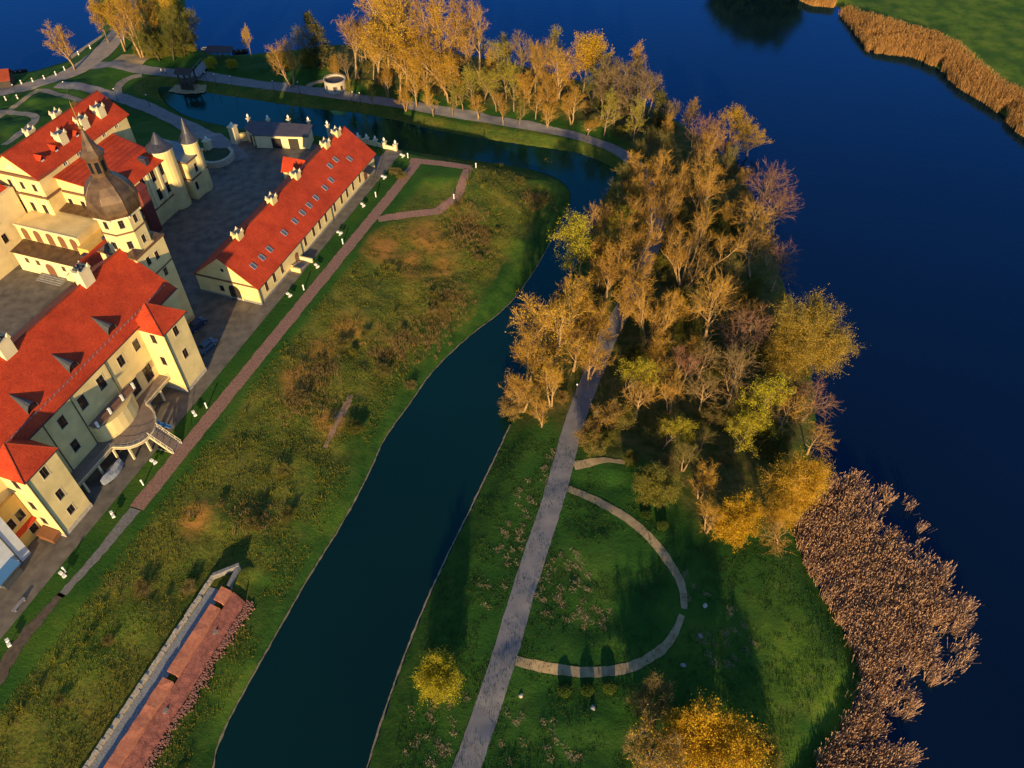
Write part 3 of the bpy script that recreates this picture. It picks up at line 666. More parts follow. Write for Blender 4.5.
# ---- residence wing with two projecting corner towers
B = Bldg('castle_wing', 'large yellow castle wing with broad red roof and two projecting corner bays', 'building', -45, -13)
mb = MB(); EZ, RZ, FV, BV, MV = 14.6, 20.4, -4.8, -21.6, -13.2; U0, U1 = -100.0, -14.6; XF = -100
front = [(-26.2 - U0, 10.5, 1.35, 2.1), (-30.1 - U0, 10.5, 1.35, 2.1), (-35.0 - U0, 10.1, 1.5, 2.5), (-39.4 - U0, 10.1, 1.5, 2.5), (-43.8 - U0, 10.5, 1.35, 2.1),
         (-26.5 - U0, 3.6, 1.9, 3.2), (-30.0 - U0, 3.6, 1.9, 3.2), (-34.5 - U0, 4.2, 1.5, 2.6), (-39.3 - U0, 4.2, 1.5, 2.6), (-44.1 - U0, 5.2, 1.35, 2.2)]
front += [(u - U0, z, 1.3, 2.0) for u in (-60, -66, -72, -80, -88) for z in (5.5, 10.5)]
facade(B, mb, (FV, U0), (FV, U1), 0, EZ, front)
wall(mb, (FV, U1), (BV, U1), 0, EZ); wall(mb, (BV, U1), (BV, U0), 0, EZ); wall(mb, (BV, U0), (FV, U0), 0, EZ)
mb.tri((FV, U1, EZ), (BV, U1, EZ), (MV, U1, RZ)); mb.tri((BV, U0, EZ), (FV, U0, EZ), (MV, U0, RZ))
B.part(mb, 'wall', M['plaster'])
sl2 = (RZ - EZ) / (MV - FV); o5 = .55; zo = EZ + o5 * sl2 + .15
def RW(v): return EZ + .15 + (FV - v) * -sl2 * 1.0
roof = MB()
roof.slab([(FV + o5, U0, EZ + .15 + o5 * sl2), (FV + o5, U1 + .3, EZ + .15 + o5 * sl2), (MV, U1 + .3, RZ + .15), (MV, U0, RZ + .15)], .18)
roof.slab([(BV - o5, U1 + .3, EZ + .15 + o5 * sl2), (BV - o5, U0, EZ + .15 + o5 * sl2), (MV - .003, U0, RZ + .15), (MV - .003, U1 + .3, RZ + .15)], .18)
rfW = B.part(roof, 'roof', M['tile'])
mb = MB(); mb.tube([(MV, U0, RZ + .18), (MV, U1 + .3, RZ + .18)], .16, 6); B.part(mb, 'ridge_tiles', M['tile_old'], rfW)
mb = MB(); mb.quad((FV + o5 + .01, U0, EZ - .28), (FV + .004, U0, EZ - .28), (FV + .004, U1, EZ - .28), (FV + o5 + .01, U1, EZ - .28)); mb.box(FV + .004, FV + .4, U0, U1, EZ - .55, EZ - .15); B.part(mb, 'cornice', M['trim'])
gutter(B, (FV + o5 + .1, U0, EZ - .2), (FV + o5 + .1, U1 + .3, EZ - .2))
# snow hooks along the eaves
mb = MB()
for k in range(60):
    u = -15.5 - k * .95; v = FV - .8; z = RW(v) + .02
    mb.box(v - .03, v + .03, u - .03, u + .03, z - .1, z + .4)
for dz in (.2, .38): mb.tube([(FV - .8, -72, RW(FV - .8) + dz), (FV - .8, -15.2, RW(FV - .8) + dz)], .018, 4)
B.part(mb, 'snow_guard', M['steel'], rfW)
# conical metal dormers
for u in (-28.0, -36.9, -45.6, -54.6):
    d = MB(); vf = FV - 1.3; zf = RW(vf); n = 7; hw, hh = 1.05, 1.35
    arc = [(vf, u - hw * math.cos(a), zf + hh * math.sin(a)) for a in np.linspace(0, math.pi, n)]
    vb = vf - 3.3; ap = (vb, u, RW(vb) + .05); arc2 = [(vf - .35, p[1], p[2]) for p in arc]
    d.add(arc + [ap], [(i, i + 1, n) for i in range(n - 1)]); dm = B.part(d, 'dormer', M['zinc'], rfW)
    d = MB(); d.add([(vf - .12, u + (p[1] - u) * .86, zf + (p[2] - zf) * .86) for p in arc] + [(vf - .2, u, zf)], [(i, i + 1, n) for i in range(n - 1)]); B.part(d, 'dormer_window', M['glass'], rfW)
for u in (-23.1, -34.2, -40.4, -52, -63):
    if u == -34.2: continue
    c_v = MV + .1
    ch_ = chimney(B, rfW, c_v, u, RZ - 1.8, RZ + 2.6, 1.7, 2.2)
    for k in range(7):
        p = MB(); a = k * .9; x, y = c_v + .5 * math.cos(a), u + .7 * math.sin(a)
        p.tube([(x, y, RZ + 2.6), (x, y, RZ + 3.1 + .1 * (k % 3))], .17, 6); B.part(p, 'chimney_pot', M['zinc'], ch_)
# corner bays
for (ua, ub, lab) in ((-24.6, -19.0, 1), (-55.6, -49.8, 2)):
    mb = MB(); H2 = 14.0; L2 = ub - ua; c = L2 / 2
    facade(B, mb, (0, ua), (0, ub), 0, H2, [(c, 11.3, 1.15, 1.9), (c, 6.1, 1.15, 1.9)] + ([(c, 2.4, 1.15, 1.6)] if lab == 2 else []))
    facade(B, mb, (FV, ua), (0, ua), 0, H2, [(2.4, 11.2, 1.0, 1.9), (2.4, 6.1, 1.0, 1.9)] + ([(2.4, 2.4, 1.0, 1.6)] if lab == 2 else []))
    wall(mb, (0, ub), (FV, ub), 0, H2)
    bay = B.part(mb, 'corner_bay', M['plaster'])
    P = [(FV + .002, ua), (0, ua), (0, ub), (FV + .002, ub)]
    cornice(B, P, H2 - .32, .32, .22, M['trim'], 'bay_cornice', closed=False); cornice(B, P, 0, .8, .07, M['stone_p'], 'plinth', closed=False)
    r = MB(); e = .42; zt = 17.2; av = -4.2; ac = (ua + ub) / 2
    E_ = [(0 + e, ua - e, H2), (0 + e, ub + e, H2), (FV - .9, ub + e, H2), (FV - .9, ua - e, H2)]
    r.add(E_ + [(av, ac, zt)] + [(p[0], p[1], H2 - .14) for p in E_], [(0, 1, 4), (1, 2, 4), (2, 3, 4), (3, 0, 4), (5, 6, 1, 0), (6, 7, 2, 1), (8, 5, 0, 3), (8, 7, 6, 5)])
    rb = B.part(r, 'bay_roof', M['tile'])
    rr = MB()
    for p in E_[:2]: rr.tube([p, (av, ac, zt)], .1, 5)
    B.part(rr, 'hip_tiles', M['tile_old'], rb)
    gutter(B, (e + .05, ua - e, H2 - .1), (e + .05, ub + e, H2 - .1)); drainpipe(B, .1, ua + .12, 0, H2 - .2)
for u in (-33.0, -40.9, -46.6): drainpipe(B, FV + .1, u, 3 if u > -47 else 0, EZ - .4)
# balcony over the bowed ground floor bay
mb = MB(); bp = [(FV + 2.5 * math.sin(a), -36.0 + -4.6 * math.cos(a)) for a in np.linspace(0, math.pi, 13)]
mb.prism(bp, 3.02, 6.4); B.part(mb, 'bow_bay', M['plaster'])
mb = MB(); mb.box(FV + .003, FV + 1.9, -40.6, -31.4, 6.9, 7.15); bal = B.part(mb, 'balcony', M['deck'])
for u in (-40.4, -37.4, -34.4, -31.6):
    mb = MB(); mb.box(FV + 1.6, FV + 1.9, u - .18, u + .18, 7.15, 8.35); B.part(mb, 'balcony_pillar', M['white'], bal)
mb = MB()
for k in range(44): u = -40.3 + k * .2; mb.box(FV + 1.72, FV + 1.78, u - .03, u + .03, 7.15, 8.1)
mb.box(FV + 1.68, FV + 1.82, -40.5, -31.5, 8.1, 8.2)
B.part(mb, 'balcony_railing', mat('brown_railing', (.20, .09, .06), .7), bal)
for u in (-39.2, -33.2): door(B, (FV, U0), (FV, U1), u - U0, 3.02, 1.2, 2.3, M['door'])

# ---- gate tower
B = Bldg('gate_tower', 'tall yellow tower with dark bulbous copper dome, lantern and gilded spire', 'tower', -11.0, -14.0)
B.o[2] = 2.1
tu, tv, hb = -11.0, -14.0, 3.7
mb = MB(); P = [(tv - hb, tu - hb), (tv + hb, tu - hb), (tv + hb, tu + hb), (tv - hb, tu + hb)]
facade(B, mb, P[0], P[1], 0, 21.6, [(2.2, 18, .9, 1.4)])
facade(B, mb, P[1], P[2], 0, 21.6, [(5.0, 14.4, .9, 1.6), (4.6, 18.3, .9, 1.6), (2.4, 18.6, .9, 1.6), (4.6, 8.4, .9, 1.6), (4.6, 3.5, .9, 1.6)])
wall(mb, P[2], P[3], 0, 21.6); wall(mb, P[3], P[0], 0, 21.6); mb.quad((*P[0], 21.6), (*P[1], 21.6), (*P[2], 21.6), (*P[3], 21.6))
B.part(mb, 'tower_base', M['plaster'])
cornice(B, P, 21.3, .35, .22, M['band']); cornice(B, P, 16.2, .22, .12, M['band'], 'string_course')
a8 = 3.3
def octo(a): return [(tv + a / math.cos(math.pi / 8) * math.cos(math.pi / 8 + k * math.pi / 4), tu + a / math.cos(math.pi / 8) * math.sin(math.pi / 8 + k * math.pi / 4)) for k in range(8)]
mb = MB(); P8 = octo(a8)
for k in range(8):
    p, q = P8[k], P8[(k + 1) % 8]; L8 = math.dist(p, q)
    facade(B, mb, p, q, 21.6, 28.6, [(L8 / 2, 22.4, .85, 1.5), (L8 / 2, 26.5, .85, 1.55)])
B.part(mb, 'octagon', M['plaster'])
cornice(B, P8, 25.4, .25, .16, M['band'], 'string_course'); cornice(B, P8, 28.25, .4, .36, M['trim'])
for dv, du in ((1, -1), (1, 1), (-1, 1), (-1, -1)):
    mb = MB(); cv, cu = tv + dv * hb, tu + du * hb
    mb.add([(cv, cu, 21.66), (cv - dv * 2.3, cu, 21.66), (cv, cu - du * 2.3, 21.66), (cv - dv * 1.1, cu - du * 1.1, 22.5)], [(0, 1, 3), (0, 3, 2), (1, 2, 3)])
    B.part(mb, 'corner_weathering', M['copper'])
c8 = 1 / math.cos(math.pi / 8)
dome = MB(); dome.lathe([(3.75 * c8, 28.65), (3.95 * c8, 29.3), (3.95 * c8, 30.2), (3.75 * c8, 31.4), (3.3 * c8, 32.6), (2.6 * c8, 33.7), (1.85 * c8, 34.5), (1.45 * c8, 34.9)], 8, tv, tu, a0=math.pi / 8)
do = B.part(dome, 'dome', M['copper'])
for k in range(8):
    mb = MB(); a = math.pi / 8 + k * math.pi / 4
    mb.tube([(tv + r * c8 * math.cos(a), tu + r * c8 * math.sin(a), z) for r, z in [(3.75, 28.7), (3.95, 29.3), (3.95, 30.2), (3.75, 31.4), (3.3, 32.6), (2.6, 33.7), (1.85, 34.5)]], .06, 5)
    B.part(mb, 'dome_rib', M['copper'], do)
lan = MB(); lan.lathe([(1.35 * c8, 34.9), (1.35 * c8, 38.4)], 8, tv, tu, a0=math.pi / 8); la = B.part(lan, 'lantern', M['copper'])
for k in range(8):
    mb = MB(); a = k * math.pi / 4; x, y = tv + 1.36 * math.cos(a), tu + 1.36 * math.sin(a); t = (-math.sin(a) * .32, math.cos(a) * .32)
    mb.add([(x - t[0], y - t[1], 35.7), (x + t[0], y + t[1], 35.7), (x + t[0], y + t[1], 37.6), (x - t[0], y - t[1], 37.6)], [(0, 1, 2, 3)])
    B.part(mb, 'lantern_opening', M['glass'], la)
mb = MB(); mb.lathe([(1.75 * c8, 38.4), (1.75 * c8, 38.62), (1.15 * c8, 39.5), (.62 * c8, 41.0), (.2 * c8, 42.6)], 8, tv, tu, a0=math.pi / 8); B.part(mb, 'spire', M['copper'])
mb = MB(); mb.lathe([(.05, 42.6), (.34, 42.85), (.34, 43.1), (.10, 43.35), (.08, 46.6), (.01, 47.2)], 8, tv, tu)
mb.box(tv - .03, tv + .03, tu + .1, tu + 1.1, 46.2, 46.8); B.part(mb, 'finial', M['gilt'])

# ---- gallery joining tower and palace
B = Bldg('gallery', 'narrow dark red roofed gallery running behind the domed tower', 'building', 0, -25)
mb = MB(); ga, gb, va, vb_ = -10.2, 4.0, -34.0, -25.0; gE, gR = 6.6, 10.8; vm = (va + vb_) / 2
facade(B, mb, (vb_, ga), (vb_, gb), 0, gE, [(k, 3.4, 1.1, 1.8) for k in (3, 7, 11)]); wall(mb, (vb_, gb), (va, gb), 0, gE); facade(B, mb, (va, gb), (va, ga), 0, gE, [(k, 3.4, 1.1, 1.8) for k in (3, 7, 11)]); wall(mb, (va, ga), (vb_, ga), 0, gE)
mb.tri((va, ga, gE), (vb_, ga, gE), (vm, ga, gR)); mb.tri((vb_, gb, gE), (va, gb, gE), (vm, gb, gR)); B.part(mb, 'wall', M['plaster'])
roof = MB(); roof.slab([(vb_ + .5, ga - .3, gE), (vb_ + .5, gb + .3, gE), (vm, gb + .3, gR + .3), (vm, ga - .3, gR + .3)], .15); roof.slab([(va - .5, gb + .3, gE), (va - .5, ga - .3, gE), (vm - .003, ga - .3, gR + .3), (vm - .003, gb + .3, gR + .3)], .15)
rg = B.part(roof, 'roof', M['tile'])
for u, sd in ((-6.5, -1), (-.5, -1), (-5, 1), (0, 1)):
    d = MB(); v0 = vm + sd * 2.6; d.box(v0 - .7, v0 + .7, u - .5, u + .5, gE + 1.0, gE + 2.7); B.part(d, 'dormer', M['slate'], rg)

# ---- palace
B = Bldg('palace', 'grand yellow palace block with pedimented facade, arcade and red roofs', 'building', 15, -48)
nf, nb, nl, nr, nm = 3.0, 30.0, -58.7, -47.3, -53.0; nE, nR = 17.4, 21.4; L_ = nr - nl
mb = MB()
wn_ = []
for v in (-55.3, -52.3, -49.3): wn_ += [(v - nl, 13.9, .9, 1.6), (v - nl, 8.1, 1.0, 2.7), (v - nl, 4.6, 1.0, 2.0)]
facade(B, mb, (nl, nf), (nr, nf), 0, nE, wn_)
facade(B, mb, (nr, nf), (nr, nb), 0, nE, [(k, 15.95, 1.1, .8) for k in (7.5, 11.5, 15.5, 19.5, 23.5)], 'bars')
wall(mb, (nr, nb), (nl, nb), 0, nE); wall(mb, (nl, nb), (nl, nf), 0, nE)
mb.tri((nl, nf, nE), (nr, nf, nE), (nm, nf, nR)); mb.tri((nr, nb, nE), (nl, nb, nE), (nm, nb, nR))
B.part(mb, 'wall', M['plaster'])
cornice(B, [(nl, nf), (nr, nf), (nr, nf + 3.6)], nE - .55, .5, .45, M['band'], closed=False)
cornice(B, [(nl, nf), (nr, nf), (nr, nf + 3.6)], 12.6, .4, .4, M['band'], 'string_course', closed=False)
for v in (nl + .5, -56.8, -53.8, -50.8, nr - .6):
    mb = MB(); mb.box(v - .35, v + .35, nf - .16, nf - .002, 4.2, 12.55); B.part(mb, 'pilaster', M['plaster_pale'])
for v in (nl + .5, -53.8, nr - .6):
    mb = MB(); mb.box(v - .3, v + .3, nf - .14, nf - .002, 13.02, 16.8); B.part(mb, 'pilaster', M['plaster_pale'])
mb = MB(); mb.lathe([(.05, 0), (.95, .02), (.95, .1), (.6, .22), (.05, .25)], 10)
mb.v = [(nm + x * 1.25, nf - .02 - z, 18.6 + y * .8) for x, y, z in mb.v]
B.part(mb, 'pediment_relief', M['trim'])
s3 = (nR - nE) / (nr - nm)
roof = MB(); roof.slab([(nr + .5, nf - .5, nE + .15 - .5 * s3), (nr + .5, nb + .5, nE + .15 - .5 * s3), (nm, nb + .5, nR + .15), (nm, nf - .5, nR + .15)], .2)
roof.slab([(nl - .5, nb + .5, nE + .15 - .5 * s3), (nl - .5, nf - .5, nE + .15 - .5 * s3), (nm - .003, nf - .5, nR + .15), (nm - .003, nb + .5, nR + .15)], .2)
rp = B.part(roof, 'roof', M['tile'])
mb = MB(); mb.tube([(nm, nf - .5, nR + .18), (nm, nb + .5, nR + .18)], .16, 6); B.part(mb, 'ridge_tiles', M['tile_old'], rp)
for u in (13.9, 20.3, 25.6): chimney(B, rp, -49.6, u, 18.0, 20.9, 1.7, 1.9)
for u in (12.0, 19.6): chimney(B, rp, -54.9, u, 19.6, 21.7, 1.3, 1.7, wm=M['trim'])
for u in (7.0, 11.0, 17.2):
    d = MB(); v0 = -48.7; z0 = nE + .9
    d.box(v0 - 2.2, v0, u - .55, u + .55, z0 - .6, z0 + .75); dm = B.part(d, 'dormer', M['door'], rp)
    d = MB(); d.slab([(v0 + .3, u - .8, z0 + .7), (v0 + .3, u, z0 + 1.5), (v0 - 2.4, u, z0 + 1.5), (v0 - 2.4, u - .8, z0 + .7)], .08); d.slab([(v0 + .3, u + .002, z0 + 1.5), (v0 + .3, u + .8, z0 + .7), (v0 - 2.4, u + .8, z0 + .7), (v0 - 2.4, u + .002, z0 + 1.5)], .08); B.part(d, 'dormer_roof', M['tile'], rp)
    d = MB(); d.box(v0, v0 + .05, u - .35, u + .35, z0 - .3, z0 + .55); B.part(d, 'dormer_window', M['frame_w'], rp)
mb = MB(); mb.tube([(-58.5, 6, nR - 1), (-58.5, 6, nR + 7)], [.1, .05], 6); B.part(mb, 'flagpole', M['white'])
# right aisle of the palace
af, ab, ar, aE, aI = 6.7, 24.0, -34.9, 12.6, 15.5
mb = MB()
facade(B, mb, (nr, af), (ar, af), 0, aE, [(1.2, 8.2, 1.0, 2.4), (4.3, 8.2, 1.0, 2.4), (7.4, 8.2, 1.0, 2.4), (1.2, 4, 1, 2), (4.3, 4, 1, 2), (7.4, 4, 1, 2), (10.4, 8.2, 1, 2.4)])
ew = []
for u in (9.0, 12.4, 15.8, 19.2, 22.2): ew += [(u - af, 9.4, 1.25, 2.6), (u - af, 5.0, 1.25, 2.6)]
facade(B, mb, (ar, af), (ar, ab), 0, aE, ew, 'brown'); wall(mb, (ar, ab), (nr, ab), 0, aE)
mb.quad((nr, af, aE), (ar, af, aE), (ar - 3.5, af, 14.6), (nr, af, aI)); 
B.part(mb, 'side_wing', M['plaster'])
for u in (7.3, 10.7, 17.5, 20.8, 23.6):
    mb = MB(); mb.box(ar + .002, ar + .16, u - .3, u + .3, 4.2, 12.2); B.part(mb, 'pilaster', M['plaster_pale'])
cornice(B, [(nr + .5, af), (ar, af), (ar, ab)], aE - .4, .4, .35, M['band'], closed=False); cornice(B, [(nr + .5, af), (ar, af), (ar, ab)], 3.9, .3, .18, M['band'], 'string_course', closed=False)
roof = MB(); mv = ar - 3.5; mz = 14.7
roof.slab([(mv, af - .4, mz), (mv, ab - 1.0, mz), (nr + .003, ab + .6, aI + .1), (nr + .003, af - .4, aI + .1)], .18)
roof.slab([(ar + .5, af - .4, aE - .1), (ar + .5, ab + .5, aE - .1), (mv - .002, ab - 1.0, mz), (mv - .002, af - .4, mz)], .18)
roof.slab([(ar + .5, ab + .5, aE - .1), (nr + .003, ab + 2.5, aE), (nr + .003, ab + .6, aI + .1), (mv, ab - 1.0, mz)], .18)
rs = B.part(roof, 'side_roof', M['tile'])
mb = MB(); mb.box(ar + .003, ar + 1.1, 12.9, 15.3, 0, 10.8); mb.slab([(ar + .003, 12.7, 11.6), (ar + 1.3, 12.7, 10.9), (ar + 1.3, 15.5, 10.9), (ar + .003, 15.5, 11.6)], .1); B.part(mb, 'red_bay', mat('dark_red_paint', (.16, .03, .025), .7, .2, 1))
for u in (11.5, 19.5):
    d = MB(); d.box(ar - 2.3, ar - .5, u - .5, u + .5, 13.0, 14.7); B.part(d, 'dormer', M['slate'], rs)
drainpipe(B, ar + .1, 10.7, 0, 12); drainpipe(B, ar + .1, 23.8, 0, 12)
# arcaded front of the ground floor with terrace
fa = -2.0; mb = MB(); wall(mb, (-53.4, fa), (-38.0, fa), 0, 8.7); wall(mb, (-38.0, fa), (-38.0, af), 0, 8.7); wall(mb, (-53.4, nf), (-53.4, fa), 0, 8.7)
mb.quad((-53.4, fa, 8.7), (-38, fa, 8.7), (-38, af, 8.7), (-53.4, af, 8.7)); B.part(mb, 'arcade_block', M['plaster'])
for v in (-51.5, -48.5, -45.4, -42.5, -39.6): arch_panel(B, 'arch_window', (-53.4, fa), (-38, fa), v + 53.4, 5.2, 1.7, 2.9, M['door_b'], M['plaster_pale'])
cornice(B, [(-53.4, fa), (-38, fa)], 8.45, .3, .25, M['trim'], closed=False)
ff = -5.8; mb = MB(); wall(mb, (-52.6, ff), (-37.4, ff), 0, 4.6); wall(mb, (-37.4, ff), (-37.4, fa), 0, 4.6); wall(mb, (-52.6, fa), (-52.6, ff), 0, 4.6); B.part(mb, 'porch', M['plaster_pale'])
mb = MB(); mb.slab([(-52.9, ff - .3, 4.75), (-37.1, ff - .3, 4.75), (-37.1, fa - .002, 5.15), (-52.9, fa - .002, 5.15)], .15); B.part(mb, 'porch_roof', M['copper'])
arch_panel(B, 'portal', (-52.6, ff), (-37.4, ff), 8.2, 0, 2.1, 3.5, M['door_b'], M['trim'])
for v in (-49.8, -47.1, -40.8): door(B, (-52.6, ff), (-37.4, ff), v + 52.6, 2.5, .9, 1.2, M['frame'])
mb = MB()
for k in range(4): mb.box(-47.5 + k * .002, -41.4 - k * .002, ff - 2.0 + k * .5, ff - .01, 0, .15 * (k + 1))
B.part(mb, 'step', M['stone'])
mb = MB(); mb.box(-38.0 + .003, -35.4, fa - 1.0, af - .003, 0, 7.0); B.part(mb, 'link_block', M['plaster_gold'])
mb = MB(); mb.slab([(-47.2, 4.0, 8.72 + .45), (-38.1, 4.0, 9.17), (-38.1, af - .01, 9.5), (-47.2, af - .01, 9.5)], .2); B.part(mb, 'terrace_roof', M['copper'])
# left side building of the court
B = Bldg('side_range', 'pale plaster range at the far left of the inner court', 'building', -6, -60)
mb = MB(); facade(B, mb, (-54.5, -12), (-54.5, 2.4), 0, 14.2, [(3, 5.5, 1.2, 2.0), (7.5, 5.5, 1.2, 2.0), (3, 9.6, 1.2, 2.0), (7.5, 9.6, 1.2, 2.0), (11.5, 5.5, 1.2, 2.0)]); wall(mb, (-68, -12), (-54.5, -12), 0, 14.2); wall(mb, (-54.5, 2.4), (-68, 2.4), 0, 14.2); wall(mb, (-68, 2.4), (-68, -12), 0, 14.2); mb.quad((-68, -12, 14.2), (-54.5, -12, 14.2), (-54.5, 2.4, 14.2), (-68, 2.4, 14.2))
B.part(mb, 'wall', M['plaster_pale']); arch_panel(B, 'archway', (-54.5, -12), (-54.5, 2.4), 10.5, 0, 2.6, 4.0, M['door'])
mb = MB(); mb.slab([(-55.3, -12.4, 14.3), (-55.3, 1.8, 14.3), (-61, 1.8, 17), (-61, -12.4, 17)], .2); mb.slab([(-68.4, 1.8, 14.2), (-68.4, -12.4, 14.2), (-61.003, -12.4, 17), (-61.003, 1.8, 17)], .2); B.part(mb, 'roof', M['tile'])

# ---- round towers at the north end of the palace
def round_tower(label, u, v, r, zt, cone, block=None):
    B = Bldg('round_tower', label, 'tower', u, v, group=None)
    mb = MB(); mb.lathe([(r * 1.05, 0), (r * 1.05, .9), (r, .95), (r, zt)], 20, v, u); B.part(mb, 'shaft', M['plaster'], smooth=False)
    mb = MB(); mb.lathe([(r + .35, zt), (r + .4, zt + .12), (r * .55, zt + (cone - zt) * .38), (.12, cone)], 20, v, u); B.part(mb, 'cone_roof', M['slate'])
    mb = MB(); mb.lathe([(r + .01, zt - .35), (r + .22, zt - .3), (r + .22, zt - .05), (r + .01, zt)], 20, v, u); B.part(mb, 'cornice', M['trim'])
    for z in ((10.2, 6.5, 3) if block is None else (10.4,)):
        for a in (-.9, -.25, .4):
            fr, gl, si = win_meshes(.7, 1.25, 'brown'); x, y = v + (r - .12) * math.cos(a), u + (r - .12) * math.sin(a)
            o = B.put('window', fr, x, y, z, a + math.pi / 2); link('pane', gl, o)
    if block:
        b0, b1, v0, v1, zb = block; mb = MB(); P = [(v0, b0), (v1, b0), (v1, b1), (v0, b1)]
        wall(mb, P[0], P[1], 0, zb); facade(B, mb, P[1], P[2], 0, zb, [(2.5, 5.9, .9, 2.1), (4.6, 2.2, .9, 1.9), (1.0, 2.2, .9, 1.9)]); facade(B, mb, P[2], P[3], 0, zb, [(2, 5.9, .9, 2), (2, 2, .9, 2)]); wall(mb, P[3], P[0], 0, zb)
        B.part(mb, 'lower_block', M['plaster']); cornice(B, P, zb - .4, .4, .3, M['band']); cornice(B, P, 5.0, .3, .2, M['band'], 'string_course')
        mb = MB(); mb.slab([(v0 - .3, b0 - .3, zb + .5), (v1 + .3, b0 - .3, zb + .05), (v1 + .3, b1 + .3, zb + .05), (v0 - .3, b1 + .3, zb + .5)], .1); B.part(mb, 'flat_roof', M['bluegrey'])
    return B
round_tower('thicker round yellow tower with squat dark cone roof beside the palace', 24.9, -36.2, 2.55, 14.2, 17.6)
round_tower('slim round turret with steep black witch hat roof above a flat roofed block', 32.0, -34.3, 1.75, 12.4, 17.6, (27.6, 33.6, -40.5, -33.0, 9.6))

